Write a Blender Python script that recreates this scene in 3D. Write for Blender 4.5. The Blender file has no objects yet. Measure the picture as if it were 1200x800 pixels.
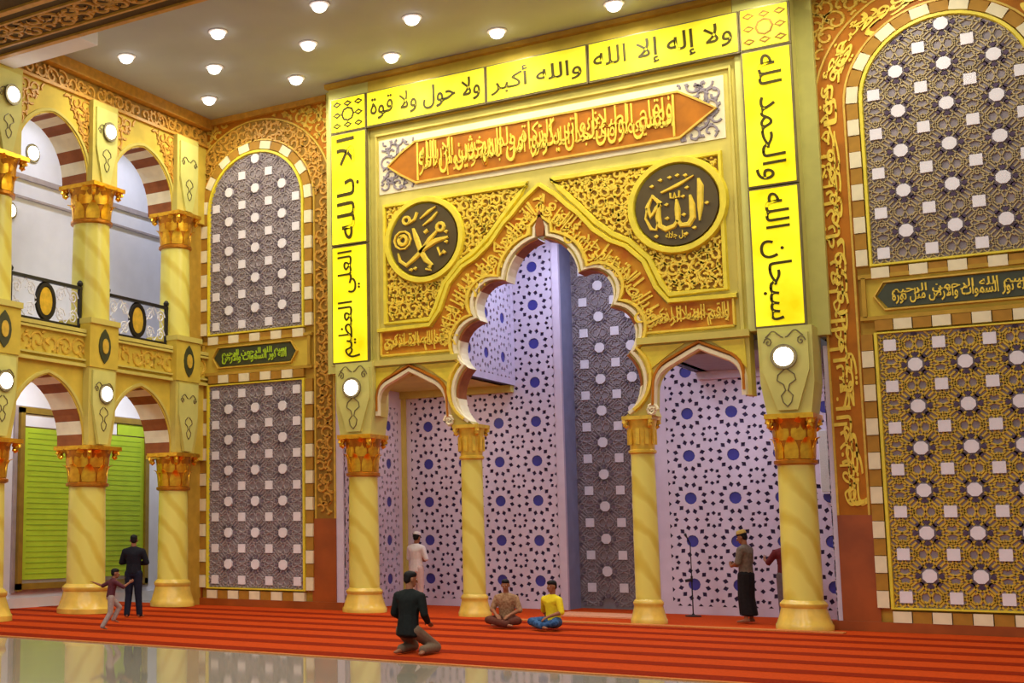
import bpy, bmesh, math, random
from math import pi, sin, cos, atan2, sqrt, radians
from mathutils import Vector, Matrix
from mathutils.geometry import tessellate_polygon
random.seed(7)
SC = bpy.context.scene
COL = SC.collection

# ------------------------------------------------------------------ camera, world, exposure
cd = bpy.data.cameras.new('camera'); cam = bpy.data.objects.new('camera', cd); COL.objects.link(cam)
cam.location = (9.77, -25.0, 1.75)
yaw, pitch = 0.6022, 0.1319
cam.rotation_euler = (pi/2 + pitch, 0, yaw)
cd.sensor_width = 36.0; cd.lens = 36.0*1509.245/1200
cd.shift_x = (600-295.6166)/1200; cd.shift_y = (422.2383-400)/1200
cd.clip_end = 200
SC.camera = cam
SC.view_settings.view_transform = 'Standard'; SC.view_settings.look = 'None'
SC.view_settings.gamma = 1; SC.view_settings.use_curve_mapping = False
SC.view_settings.exposure = 0.04
w = bpy.data.worlds.new('world'); SC.world = w; w.use_nodes = True
w.node_tree.nodes['Background'].inputs[0].default_value = (0.96, 0.97, 1.0, 1)
w.node_tree.nodes['Background'].inputs[1].default_value = 0.33

def area_light(name, loc, power, size, col=(1, .97, .9), rot=(0, 0, 0), parent=None, shape='DISK', sy=None, spread=pi):
    l = bpy.data.lights.new(name, 'AREA'); l.energy = power; l.shape = shape; l.size = size
    if sy: l.size_y = sy
    l.color = col; l.spread = spread
    o = bpy.data.objects.new(name, l); COL.objects.link(o); o.location = loc; o.rotation_euler = rot
    if parent: o.parent = parent
    return o
# the hall's own ceiling lamps, the bays behind the camera side of the beam
for hx in (-6, 0, 6, 12):
    for hy in (-12, -17, -22):
        area_light('hall_lamp', (hx, hy, 11.7), 190, .5)

# ------------------------------------------------------------------ materials
def s2l(c):
    return tuple(((v/255)/12.92 if v/255 <= .04045 else ((v/255+.055)/1.055)**2.4) for v in c)
def mat(name, rgb, rough=.6, metal=0.0, var=.12, scale=6.0, bump=0.0, emit=0.0, rgb2=None, spec=None):
    m = bpy.data.materials.new(name); m.use_nodes = True; nt = m.node_tree; N = nt.nodes; L = nt.links
    b = N['Principled BSDF']; b.inputs['Roughness'].default_value = rough; b.inputs['Metallic'].default_value = metal
    if spec is None and rough >= .5 and not metal: spec = .2
    if spec is not None: b.inputs['Specular IOR Level'].default_value = spec
    c = s2l(rgb)
    c2 = s2l(rgb2) if rgb2 else tuple(v*(1-var) for v in c)
    c1 = c if rgb2 else tuple(min(1, v*(1+var)) for v in c)
    tc = N.new('ShaderNodeTexCoord'); nz = N.new('ShaderNodeTexNoise'); nz.inputs['Scale'].default_value = scale
    nz.inputs['Detail'].default_value = 4
    L.new(tc.outputs['Object'], nz.inputs['Vector'])
    rp = N.new('ShaderNodeValToRGB'); rp.color_ramp.elements[0].position = .35; rp.color_ramp.elements[1].position = .65
    rp.color_ramp.elements[0].color = (*c2, 1); rp.color_ramp.elements[1].color = (*c1, 1)
    L.new(nz.outputs['Fac'], rp.inputs['Fac']); L.new(rp.outputs['Color'], b.inputs['Base Color'])
    if bump:
        bp = N.new('ShaderNodeBump'); bp.inputs['Strength'].default_value = bump; bp.inputs['Distance'].default_value = .02
        L.new(nz.outputs['Fac'], bp.inputs['Height']); L.new(bp.outputs['Normal'], b.inputs['Normal'])
    if emit:
        L.new(rp.outputs['Color'], b.inputs['Emission Color']); b.inputs['Emission Strength'].default_value = emit
    return m
def marble(name, a, bcol, sc=1.6):
    m = mat(name, a, .28); nt = m.node_tree; N = nt.nodes; L = nt.links
    wv = N.new('ShaderNodeTexWave'); wv.bands_direction = 'DIAGONAL'; wv.inputs['Scale'].default_value = sc
    wv.inputs['Distortion'].default_value = 3.5; wv.inputs['Detail'].default_value = 3; wv.inputs['Detail Scale'].default_value = 1.2
    tc = [n for n in N if n.type == 'TEX_COORD'][0]
    L.new(tc.outputs['Object'], wv.inputs['Vector'])
    rp = [n for n in N if n.type == 'VALTORGB'][0]
    e = rp.color_ramp.elements; e[0].position = .02; e[1].position = .45
    e[0].color = (*s2l(bcol), 1); e[1].color = (*s2l(a), 1)
    L.new(wv.outputs['Fac'], rp.inputs['Fac'])
    return m
M = {}
M['marble'] = marble('yellow_marble', (234, 222, 106), (218, 196, 74), .8)
M['marble_base'] = mat('polished_gold_marble', (226, 190, 80), .25, 0, .15, 3)
M['gold'] = mat('gilded_metal', (255, 184, 52), .3, .9, .2, 9, .2)
M['gold_dark'] = mat('dark_gilt', (190, 120, 28), .35, .7, .2, 9, .2)
M['gold_cap'] = mat('soft_gold_paint', (232, 190, 62), .35, .35, .15, 7)
M['wall_yellow'] = mat('golden_plaster', (214, 186, 70), .6, 0, .08, 3)
M['wall_ochre'] = mat('ochre_plaster', (190, 150, 54), .6, 0, .1, 4)
M['pale_green'] = mat('pale_olive_paint', (212, 206, 116), .5, 0, .05, 3)
M['beige_gold'] = mat('beige_gold_paint', (210, 194, 98), .6, 0, .06, 3)
M['yellow'] = mat('bright_yellow_paint', (236, 214, 56), .45, 0, .08, 5)
M['brown'] = mat('orange_brown_paint', (180, 108, 20), .5, 0, .14, 3)
M['pier_brown'] = mat('polished_russet_stone', (158, 78, 28), .3, 0, .15, 2)
M['dark_brown'] = mat('dark_brown_ground', (104, 62, 22), .6, 0, .2, 6)
M['olive_brown'] = mat('olive_brown_ground', (150, 112, 40), .6, 0, .15, 6)
M['ogee'] = mat('amber_ground', (206, 144, 36), .5, 0, .15, 4, rgb2=(186, 104, 24))
M['letter_gold'] = mat('gold_leaf_lettering', (242, 208, 66), .4, .1, .1, 8)
M['scroll_gold'] = mat('gold_scrollwork', (216, 176, 62), .45, .1, .12, 8)
M['scroll_brown'] = mat('ochre_scrollwork', (205, 150, 52), .5, .05, .12, 8)
M['cream'] = mat('cream_stone', (240, 226, 186), .5, 0, .05, 5)
M['voussoir_brown'] = mat('brown_stone', (150, 86, 44), .55, 0, .12, 5)
M['check_brown'] = mat('caramel_stone', (176, 128, 46), .55, 0, .1, 5)
M['lavender'] = mat('lavender_lattice_paint', (216, 204, 224), .45, 0, .04, 4)
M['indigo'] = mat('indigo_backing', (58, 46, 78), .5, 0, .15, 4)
M['blue_disc'] = mat('deep_blue_enamel', (62, 60, 150), .35, 0, .1, 4)
M['screen_gray'] = mat('mauve_grey_screen', (150, 138, 142), .5, 0, .08, 5)
M['screen_line'] = mat('pale_grey_strap', (168, 154, 154), .45, 0, .08, 5)
M['screen_line2'] = mat('ochre_strap', (208, 172, 56), .45, .1, .1, 5)
M['screen_mix'] = mat('tan_strap', (180, 158, 112), .45, .05, .1, 5)
M['blue_grey'] = mat('blue_grey_paint', (152, 156, 186), .5, 0, .06, 3)
M['stud_soft'] = mat('mauve_stud', (128, 114, 124), .5)
M['stud'] = mat('dark_plum_stud', (86, 68, 90), .5)
M['star'] = mat('pearl_white_tile', (238, 230, 234), .3, 0, .04, 5)
M['black'] = mat('black_metal', (30, 24, 20), .45, .2)
M['green_dark'] = mat('dark_green_enamel', (62, 66, 40), .45, 0, .1, 5)
M['medallion'] = mat('dark_olive_enamel', (84, 68, 28), .4, 0, .12, 3)
M['lime'] = mat('lime_green_board', (176, 206, 50), .5, 0, .06, 2)
M['lime_line'] = mat('lime_line', (140, 172, 40), .5, 0, .06, 2)
M['frame_gold'] = mat('olive_gold_frame', (150, 122, 40), .4, .2, .1, 5)
M['white'] = mat('white_paint', (228, 228, 238), .6, 0, .03, 2)
M['ceiling'] = mat('ceiling_paint', (178, 184, 190), .7, 0, .03, 1)
M['beam'] = mat('dark_beam_paint', (88, 68, 34), .6, 0, .1, 2)
M['trim_white'] = mat('white_trim', (236, 234, 240), .5, 0, .03, 2)
M['floor'] = mat('polished_floor', (158, 150, 132), .05, 0, .05, .6)
M['carpet'] = mat('orange_carpet', (188, 66, 18), .9, 0, .12, 30, .3, spec=.05)
M['carpet_dark'] = mat('deep_red_carpet', (134, 34, 6), .9, 0, .12, 30, .3, spec=.05)
M['carpet_gold'] = mat('amber_carpet_edge', (196, 120, 60), .9, 0, .12, 30, .3)
M['rug'] = mat('pale_rose_rug', (232, 160, 120), .9, 0, .1, 20, .3)
M['box_face'] = mat('backlit_yellow_panel', (255, 242, 40), .6, 0, 0, 1.1, emit=.72, rgb2=(222, 196, 0))
M['box_face_top'] = mat('backlit_yellow_panel_dim', (240, 228, 60), .65, 0, 0, 1.0, emit=.36, rgb2=(226, 210, 20))
M['box_metal'] = mat('box_housing_metal', (120, 106, 70), .4, .3)
M['letter_dark'] = mat('dark_olive_lettering', (74, 62, 14), .5)
M['lamp_on'] = mat('lit_lamp_glass', (255, 252, 242), .3, 0, 0, 1, emit=9, rgb2=(255, 252, 242))
M['down_on'] = mat('lit_downlight_glass', (255, 248, 235), .3, 0, 0, 1, emit=5, rgb2=(255, 248, 235))
M['speaker'] = mat('pale_speaker_grille', (206, 206, 196), .6, 0, .06, 40)

# ------------------------------------------------------------------ mesh helpers
class MB:
    def __init__(s): s.v = []; s.f = []; s.mi = []
    def add(s, v, f, mi=0, T=None):
        o = len(s.v)
        s.v += [tuple(T @ Vector(p)) if T else tuple(p) for p in v]
        s.f += [tuple(i+o for i in q) for q in f]; s.mi += [mi]*len(f)
        return s
    def box(s, c, d, mi=0, T=None):
        x, y, z = c; a, b, e = d[0]/2, d[1]/2, d[2]/2
        v = [(x+i*a, y+j*b, z+k*e) for i in (-1, 1) for j in (-1, 1) for k in (-1, 1)]
        return s.add(v, [(0, 1, 3, 2), (4, 6, 7, 5), (0, 4, 5, 1), (2, 3, 7, 6), (0, 2, 6, 4), (1, 5, 7, 3)], mi, T)
    def prism(s, poly, h0, h1, ax='y', mi=0, T=None):
        # poly in the (u,v) plane: ax 'y' -> (x,z), 'x' -> (y,z), 'z' -> (x,y)
        P = {'y': lambda u, v, h: (u, h, v), 'x': lambda u, v, h: (h, u, v), 'z': lambda u, v, h: (u, v, h)}[ax]
        n = len(poly)
        v = [P(u, q, h0) for u, q in poly]+[P(u, q, h1) for u, q in poly]
        tris = tessellate_polygon([[Vector((u, q, 0)) for u, q in poly]])
        f = [t for t in tris]+[tuple(i+n for i in reversed(t)) for t in tris]
        f += [(i, (i+1) % n, (i+1) % n+n, i+n) for i in range(n)]
        return s.add(v, f, mi, T)
    def lathe(s, prof, n=24, c=(0, 0), mi=0, T=None, sx=1, sy=1):
        v = []; f = []
        for r, z in prof:
            for k in range(n):
                a = 2*pi*k/n; v.append((c[0]+sx*r*cos(a), c[1]+sy*r*sin(a), z))
        m = len(prof)
        for i in range(m-1):
            for k in range(n):
                f.append((i*n+k, i*n+(k+1) % n, (i+1)*n+(k+1) % n, (i+1)*n+k))
        f.append(tuple(range(n-1, -1, -1))); f.append(tuple((m-1)*n+k for k in range(n)))
        return s.add(v, f, mi, T)
    def tube(s, pts, r, n=8, mi=0, closed=False):
        pts = [Vector(p) for p in pts]; v = []; f = []; m = len(pts)
        for i, p in enumerate(pts):
            a = pts[(i-1) % m] if (closed or i > 0) else p
            b = pts[(i+1) % m] if (closed or i < m-1) else p
            t = (b-a).normalized(); u = t.cross(Vector((0, 0, 1)))
            if u.length < .1: u = t.cross(Vector((0, 1, 0)))
            u.normalize(); q = t.cross(u)
            rr = r[i] if isinstance(r, (list, tuple)) else r
            for k in range(n):
                an = 2*pi*k/n; v.append(p+u*rr*cos(an)+q*rr*sin(an))
        for i in range(m if closed else m-1):
            for k in range(n):
                j = (i+1) % m
                f.append((i*n+k, i*n+(k+1) % n, j*n+(k+1) % n, j*n+k))
        if not closed: f.append(tuple(range(n-1, -1, -1))); f.append(tuple((m-1)*n+k for k in range(n)))
        return s.add(v, f, mi)
    def ribbon(s, pts, wd, h, P, mi=0, closed=False):
        # flat raised strip along 2-D points; P(u,v,h) maps to 3-D
        m = len(pts); v = []; f = []
        for i in range(m):
            a = pts[(i-1) % m] if (closed or i > 0) else pts[i]; b = pts[(i+1) % m] if (closed or i < m-1) else pts[i]
            dx, dy = b[0]-a[0], b[1]-a[1]; l = sqrt(dx*dx+dy*dy) or 1; nx, ny = -dy/l, dx/l
            ww = (wd[i] if isinstance(wd, (list, tuple)) else wd)/2
            x, y = pts[i]
            v += [P(x+nx*ww, y+ny*ww, 0), P(x+nx*ww*.6, y+ny*ww*.6, h), P(x-nx*ww*.6, y-ny*ww*.6, h), P(x-nx*ww, y-ny*ww, 0)]
        for i in range(m if closed else m-1):
            j = (i+1) % m
            for k in range(3): f.append((i*4+k, i*4+k+1, j*4+k+1, j*4+k))
        return s.add(v, f, mi)
    def mesh(s, name, mats, smooth=False):
        me = bpy.data.meshes.new(name); me.from_pydata(s.v, [], s.f)
        for m in (mats if isinstance(mats, (list, tuple)) else [mats]): me.materials.append(m)
        if any(s.mi): me.polygons.foreach_set('material_index', s.mi)
        bm = bmesh.new(); bm.from_mesh(me); bmesh.ops.recalc_face_normals(bm, faces=bm.faces); bm.to_mesh(me); bm.free()
        if smooth:
            me.polygons.foreach_set('use_smooth', [True]*len(me.polygons))
            me.set_sharp_from_angle(angle=radians(38))
        me.update(); return me
    def build(s, name, mats, parent=None, loc=(0, 0, 0), smooth=False):
        return link(name, s.mesh(name, mats, smooth), parent, loc)
def link(name, me, parent=None, loc=(0, 0, 0), rot=(0, 0, 0)):
    o = bpy.data.objects.new(name, me); COL.objects.link(o); o.location = loc; o.rotation_euler = rot
    if parent: o.parent = parent
    return o
def empty(name, loc=(0, 0, 0), rot=(0, 0, 0)):
    o = bpy.data.objects.new(name, None); COL.objects.link(o); o.location = loc; o.rotation_euler = rot; o.empty_display_size = .2
    return o
def tag(o, label, cat, group=None):
    o['label'] = label; o['category'] = cat
    if group: o['group'] = group
    return o
def struct(o, label=None):
    o['kind'] = 'structure'
    if label: o['label'] = label; o['category'] = 'wall' if 'wall' in o.name else o.name.split('_')[0]
    return o
def stuff(o): o['kind'] = 'stuff'; return o
def inside(p, poly):
    x, y = p; c = False; n = len(poly); j = n-1
    for i in range(n):
        xi, yi = poly[i]; xj, yj = poly[j]
        if (yi > y) != (yj > y) and x < (xj-xi)*(y-yi)/(yj-yi)+xi: c = not c
        j = i
    return c
def seg_dist(p, poly):
    d = 9e9; n = len(poly)
    for i in range(n):
        ax, ay = poly[i]; bx, by = poly[(i+1) % n]; vx, vy = bx-ax, by-ay; l = vx*vx+vy*vy or 1e-9
        t = max(0, min(1, ((p[0]-ax)*vx+(p[1]-ay)*vy)/l)); q = sqrt((p[0]-ax-t*vx)**2+(p[1]-ay-t*vy)**2)
        d = min(d, q)
    return d
PY = lambda y0: (lambda u, v, h: (u, y0-h, v))           # on a wall facing -Y
PX = lambda x0: (lambda u, v, h: (x0+h, u, v))           # on a wall facing +X
def arc3(a, b, c, n=10):
    # circular arc through three points, a to c
    (ax, ay), (bx, by), (cx, cy) = a, b, c
    d = 2*(ax*(by-cy)+bx*(cy-ay)+cx*(ay-by))
    ux = ((ax*ax+ay*ay)*(by-cy)+(bx*bx+by*by)*(cy-ay)+(cx*cx+cy*cy)*(ay-by))/d
    uy = ((ax*ax+ay*ay)*(cx-bx)+(bx*bx+by*by)*(ax-cx)+(cx*cx+cy*cy)*(bx-ax))/d
    r = sqrt((ax-ux)**2+(ay-uy)**2); t0 = atan2(ay-uy, ax-ux); tb = atan2(by-uy, bx-ux); t1 = atan2(cy-uy, cx-ux)
    def fwd(x): return (x-t0) % (2*pi)
    ccw = fwd(tb) < fwd(t1); sp = fwd(t1) if ccw else fwd(t1)-2*pi
    return [(ux+r*cos(t0+sp*i/n), uy+r*sin(t0+sp*i/n)) for i in range(n+1)]

def scrolls(mb, poly, P, pitch=.32, wd=.045, h=.03, seed=1, margin=.04, leaves=True):
    """spiral tendrils with leaves filling a polygon"""
    rnd = random.Random(seed)
    xs = [p[0] for p in poly]; ys = [p[1] for p in poly]
    y = min(ys)+pitch/2; row = 0
    ok = lambda q: inside(q, poly) and seg_dist(q, poly) > margin
    while y < max(ys):
        x = min(xs)+pitch/2*(1+(row % 2)*.9)
        while x < max(xs):
            c = (x+rnd.uniform(-.1, .1)*pitch, y+rnd.uniform(-.1, .1)*pitch)
            sg = 1 if (row+int(x/pitch)) % 2 else -1; a0 = rnd.uniform(0, 6.28)
            run = []
            for i in range(17):
                t = i/16; r = pitch*(.62-.5*t); a = a0+sg*t*7.6
                q = (c[0]+r*cos(a), c[1]+r*sin(a))
                if ok(q): run.append(q)
                else:
                    if len(run) > 2: mb.ribbon(run, wd, h, P)
                    run = []
            if len(run) > 2: mb.ribbon(run, wd, h, P)
            if leaves:
                for k in range(4):
                    a = rnd.uniform(0, 6.28); r = pitch*rnd.uniform(.3, .65); q = (c[0]+r*cos(a), c[1]+r*sin(a))
                    b = a+rnd.uniform(-1.2, 1.2); l = pitch*.16
                    q2 = (q[0]+l*cos(b), q[1]+l*sin(b)); q3 = (q[0]-l*cos(b), q[1]-l*sin(b))
                    if ok(q2) and ok(q3): mb.ribbon([q3, q, q2], [wd*.2, wd*1.7, wd*.2], h*1.1, P)
            x += pitch
        y += pitch*.82; row += 1

# ------------------------------------------------------------------ arabic lettering (presentation forms, laid right to left)
AB = {'ا': 0xFE8D, 'ب': 0xFE8F, 'ة': 0xFE93, 'ت': 0xFE95, 'ث': 0xFE99, 'ج': 0xFE9D, 'ح': 0xFEA1, 'خ': 0xFEA5, 'د': 0xFEA9, 'ذ': 0xFEAB, 'ر': 0xFEAD,
      'ز': 0xFEAF, 'س': 0xFEB1, 'ش': 0xFEB5, 'ص': 0xFEB9, 'ض': 0xFEBD, 'ط': 0xFEC1, 'ظ': 0xFEC5, 'ع': 0xFEC9, 'غ': 0xFECD, 'ف': 0xFED1, 'ق': 0xFED5,
      'ك': 0xFED9, 'ل': 0xFEDD, 'م': 0xFEE1, 'ن': 0xFEE5, 'ه': 0xFEE9, 'و': 0xFEED, 'ي': 0xFEF1, 'ى': 0xFEEF, 'أ': 0xFE83, 'إ': 0xFE87}
def shape_ar(t):
    out = []; i = 0; j = False
    while i < len(t):
        c = t[i]
        if c == 'ل' and i+1 < len(t) and t[i+1] in 'اأإ':
            out.append(chr({'ا': 0xFEFB, 'أ': 0xFEF7, 'إ': 0xFEF9}[t[i+1]]+(1 if j else 0))); j = False; i += 2; continue
        if c not in AB: out.append(c); j = False; i += 1; continue
        nl = c in 'اأإدذرزوةى'; can = (not nl) and i+1 < len(t) and t[i+1] in AB
        out.append(chr(AB[c]+((1 if j else 0) if nl else ((3 if can else 1) if j else (2 if can else 0))))); j = can; i += 1
    return ''.join(reversed(out))
_tc = {}
def text_geo(t, bold=.0):
    """glyph outline mesh normalised to the unit square: (verts2d+h, faces, aspect)"""
    k = (t, bold)
    if k in _tc: return _tc[k]
    cu = bpy.data.curves.new('lettering', 'FONT'); cu.body = shape_ar(t); cu.resolution_u = 2; cu.extrude = .5; cu.offset = bold
    o = bpy.data.objects.new('lettering', cu); COL.objects.link(o)
    dg = bpy.context.evaluated_depsgraph_get(); dg.update()
    me = bpy.data.meshes.new_from_object(o.evaluated_get(dg))
    vs = [tuple(v.co) for v in me.vertices]; fs = [tuple(p.vertices) for p in me.polygons]
    bpy.data.objects.remove(o); bpy.data.curves.remove(cu); bpy.data.meshes.remove(me)
    x0 = min(v[0] for v in vs); x1 = max(v[0] for v in vs); y0 = min(v[1] for v in vs); y1 = max(v[1] for v in vs)
    vs = [((v[0]-x0)/(x1-x0), (v[1]-y0)/(y1-y0), v[2]+.5) for v in vs]
    _tc[k] = (vs, fs, (x1-x0)/(y1-y0)); return _tc[k]
def letters(mb, t, u0, v0, wd, ht, P, h=.02, rot=0, bold=.012, path=None, mi=0):
    """text in a box (u0,v0,wd,ht); rot=+-1 turns it a quarter turn; path=f(s in 0..1, t) -> (u,v)"""
    vs, fs, _ = text_geo(t, bold)
    out = []
    for a, b, c in vs:
        if path: u, v = path(a, b)
        elif rot == 0: u, v = u0+a*wd, v0+b*ht
        elif rot == -1: u, v = u0+b*wd, v0+(1-a)*ht      # reads upwards, letter tops to the right
        else: u, v = u0+(1-b)*wd, v0+a*ht               # reads downwards, letter tops to the left
        out.append(P(u, v, c*h))
    mb.add(out, fs, mi)
def polypath(pts, off0, off1):
    L = [0]
    for i in range(1, len(pts)): L.append(L[-1]+sqrt((pts[i][0]-pts[i-1][0])**2+(pts[i][1]-pts[i-1][1])**2))
    def nrm(i):
        a = pts[max(0, i-1)]; b = pts[min(len(pts)-1, i+1)]; dx, dy = b[0]-a[0], b[1]-a[1]; l = sqrt(dx*dx+dy*dy); return (-dy/l, dx/l)
    def f(s, t):
        d = s*L[-1]; i = 0
        while i < len(L)-2 and L[i+1] < d: i += 1
        k = (d-L[i])/(L[i+1]-L[i]); n0 = nrm(i); n1 = nrm(i+1)
        nx, ny = n0[0]*(1-k)+n1[0]*k, n0[1]*(1-k)+n1[1]*k; o = off0+(off1-off0)*t
        return (pts[i][0]*(1-k)+pts[i+1][0]*k+nx*o, pts[i][1]*(1-k)+pts[i+1][1]*k+ny*o)
    return f

# ================================================================== SETTING
ZC = 11.95
fl = struct(MB().box((4, -11, -.1), (54, 40, .2)).build('floor', M['floor']))
ce = struct(MB().box((3, -11.5, ZC+.1), (33.4, 31.4, .2)).build('ceiling', M['ceiling']))
# ---- cross beam with painted soffit
bmz = 11.0
beam = struct(MB().box((4.5, -9.4, (bmz+ZC)/2), (28.6, 3.4, ZC-bmz)).build('trim_1', M['beam']))
mb = MB()
for yy, ww in ((-7.78, .12), (-8.15, .06), (-8.95, .06), (-9.3, .14), (-10.3, .1)):
    mb.box((4.5, yy, bmz-.02), (28.6, ww, .05))
mb.build('soffit_moulding', M['scroll_brown'], beam)
mb = MB(); scrolls(mb, [(-9.5, -8.93), (14, -8.93), (14, -8.18), (-9.5, -8.18)], lambda u, v, h: (u, v, bmz-h), .42, .07, .03, 5)
stuff(mb.build('soffit_scrollwork', M['scroll_brown'], beam))
struct(MB().box((-9.2, -7.2, 11.4), (5.4, 1.0, .36)).build('trim_2', M['trim_white']))

# ---- back wall: two side walls with the niche between
OW = 5.24      # half opening
wallY = .2
def side_wall(sg):
    x0, x1 = (sg*OW, sg*9.45)
    o = struct(MB().box(((x0+x1)/2, wallY+.25, ZC/2), (abs(x1-x0), .5, ZC)).build('wall_back_'+('left' if sg < 0 else 'right'), M['wall_ochre']))
    cx = sg*7.42; R0 = 1.62; ZS = 9.55
    P = PY(wallY)
    def inv(pts): return pts
    # russet lower part of the piers and the band field
    mb = MB()
    for bx in (cx-1.88, cx+1.88):
        mb.box((bx, wallY-.03, 1.02), (.62, .06, 2.04))
    mb.build('pier_facing', M['pier_brown'], o)
    # band: brown field up both sides and round the arch
    mb = MB(); n = 28
    ring = [(cx+r*cos(a), ZS+r*sin(a)) for r, rng in ((2.16, range(n+1)), (R0, range(n, -1, -1))) for a in [pi*k/n for k in rng]]
    mb.prism(ring, wallY-.035, wallY, 'y')
    for bx in (cx-1.89, cx+1.89): mb.box((bx, wallY-.0175, (2.04+ZS)/2), (.54, .035, ZS-2.04))
    band = mb.build('inscription_band', M['brown'] if sg > 0 else M['olive_brown'], o)
    # thin gold fillets on both rims of the band
    mb = MB()
    for r in (2.17, 1.66):
        mb.ribbon([(cx-r, 2.04)]+[(cx+r*cos(a), ZS+r*sin(a)) for a in [pi-pi*k/n for k in range(n+1)]]+[(cx+r, 2.04)], .06, .06, P)
    mb.build('band_fillet', M['scroll_gold'], o)
    mb = MB()
    if sg > 0:
        path = [(cx-1.9, 2.2)]+[(cx-1.9, 2.2+(ZS-2.2)*k/16) for k in range(1, 17)]+[(cx+1.9*cos(a), ZS+1.9*sin(a)) for a in [pi-pi*k/20 for k in range(1, 21)]]+[(cx+1.9, ZS-1-6.3*k/10) for k in range(11)]
        pt = polypath(path, -.25, .25)
        for li, (t, s0, s1, q0, q1) in enumerate((('الله لا اله الا هو الحي القيوم لا تاخذه سنة ولا نوم', 0, 1, 0, .75), ('له ما في السموات وما في الارض من ذا الذي يشفع عنده الا باذنه يعلم ما بين ايديهم', 0, 1, .3, 1), ('الا بما شاء وسع كرسيه السموات والارض ولا يؤده حفظهما وهو العلي العظيم', 0, 1, .12, .9))):
            letters(mb, t, 0, 0, 1, 1, PY(wallY-.035), .022+.009*li, bold=.008, path=lambda a, b: pt(a, q0+b*(q1-q0)))
        stuff(mb.build('band_lettering', M['letter_gold'], o))
    else:
        for pl in ([(cx-2.14, 2.1), (cx-1.66, 2.1), (cx-1.66, ZS), (cx-2.14, ZS)], [(cx+1.66, 2.1), (cx+2.14, 2.1), (cx+2.14, ZS), (cx+1.66, ZS)], ring):
            scrolls(mb, pl, PY(wallY-.035), .3, .06, .03, 11, .02)
        stuff(mb.build('band_scrollwork', M['scroll_brown'], o))
    # corner fields above the arch
    mb = MB(); mg = MB()
    for s in (-1, 1):
        pl = [(cx+s*2.2*cos(a), ZS+2.2*sin(a)) for a in [pi*.5*k/12 for k in range(13)]]
        e = 2.4
        pl = pl+[(cx, ZC-.12), (cx+s*e if s != -sg or sg > 0 else cx+s*2.3, ZC-.12), (cx+s*2.3, ZS)]
        mg.prism(pl, wallY-.02, wallY, 'y')
        scrolls(mb, pl, PY(wallY-.02), .36, .06, .03, 21+s, .03)
    mg.build('corner_field', M['brown'], o)
    stuff(mb.build('corner_scrollwork', M['scroll_gold'], o))
    MB().box((cx, wallY-.06, ZC-.07), (4.06, .12, .14)).build('cornice', M['scroll_brown'], o)
    # name-plate field with frame between the two screens
    mb = MB(); mb.box((cx, wallY-.02, 5.92), (3.1, .04, .86)); mb.build('plaque_field', M['wall_yellow'], o)
    mb = MB()
    for zz in (6.3, 5.54): mb.box((cx, wallY-.06, zz), (3.2, .08, .07))
    for xx in (cx-1.52, cx+1.52): mb.box((xx, wallY-.06, 5.92), (.07, .08, .72))
    mb.build('plaque_frame', M['ochre_frame'] if 'ochre_frame' in M else M['wall_ochre'], o)
    # skirting
    struct(MB().box((cx, wallY-.05, .09), (4.76, .1, .18)).build('baseboard_'+('left' if sg < 0 else 'right'), M['pier_brown']))
    return o
WL = side_wall(-1); WR = side_wall(1)
MB().box((13.4, wallY+.25, ZC/2), (7.9, .5, ZC)).build('plain_wall_face', M['wall_ochre'], WR)
MB().box((9.75, wallY-.12, ZC/2), (.55, .34, ZC)).build('plain_pilaster', M['pale_green'], WR)
# pale pilaster strip on the wall beside the right light boxes
MB().box((5.17, wallY-.04, (5.3+ZC)/2), (.3, .3, ZC-5.3)).build('pale_pilaster', M['pale_green'], WR)
MB().box((-5.17, wallY-.04, (5.3+ZC)/2), (.3, .3, ZC-5.3)).build('pale_pilaster', M['pale_green'], WL)

# ---- ornamental screens (lower: rectangle, upper: round-headed)
def oct_mesh(r, h, n=8, rot=pi/8):
    mb = MB(); mb.prism([(r*cos(rot+2*pi*k/n), r*sin(rot+2*pi*k/n)) for k in range(n)], 0, -h, 'y'); return mb
ME_OCT = oct_mesh(.122, .05).mesh('octagon_tile', M['star'])
ME_SQ = MB().prism([(-.1, -.1), (.1, -.1), (.1, .1), (-.1, .1)], 0, -.045, 'y').mesh('square_tile', M['star'])
def strap_cell(mb, cx, cz, sx, sz, P, keep, wd, h, mi=0):
    """interlaced star straps of one cell, cx,cz = octagon centre; squares at the corners"""
    def seg(a, b):
        pa = (cx+a[0]*sx, cz+a[1]*sz); pb = (cx+b[0]*sx, cz+b[1]*sz); n = 3
        run = []
        for i in range(n+1):
            q = (pa[0]+(pb[0]-pa[0])*i/n, pa[1]+(pb[1]-pa[1])*i/n)
            if keep(q): run.append(q)
        if len(run) > 1: mb.ribbon(run, wd, h, P, mi)
    for s in (-1, 1):
        for t in (-1, 1):
            seg((.18*s, .06*t), (.5*s, .34*t)); seg((.06*s, .18*t), (.34*s, .5*t))
            seg((.34*s, .5*t), (.5*s, .34*t)); seg((.22*s, .22*t), (.36*s, .36*t))
            seg((.5*s, .16*t), (.2*s, .5*t)); seg((.36*s, .14*t), (.5*s, .26*t)); seg((.14*s, .36*t), (.26*s, .5*t)); seg((.3*s, 0), (.4*s, .14*t)); seg((0, .3*t), (.14*s, .4*t)); seg((.16*s, .16*t), (.5*s, 0)); seg((.16*s, .16*t), (0, .5*t))
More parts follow.
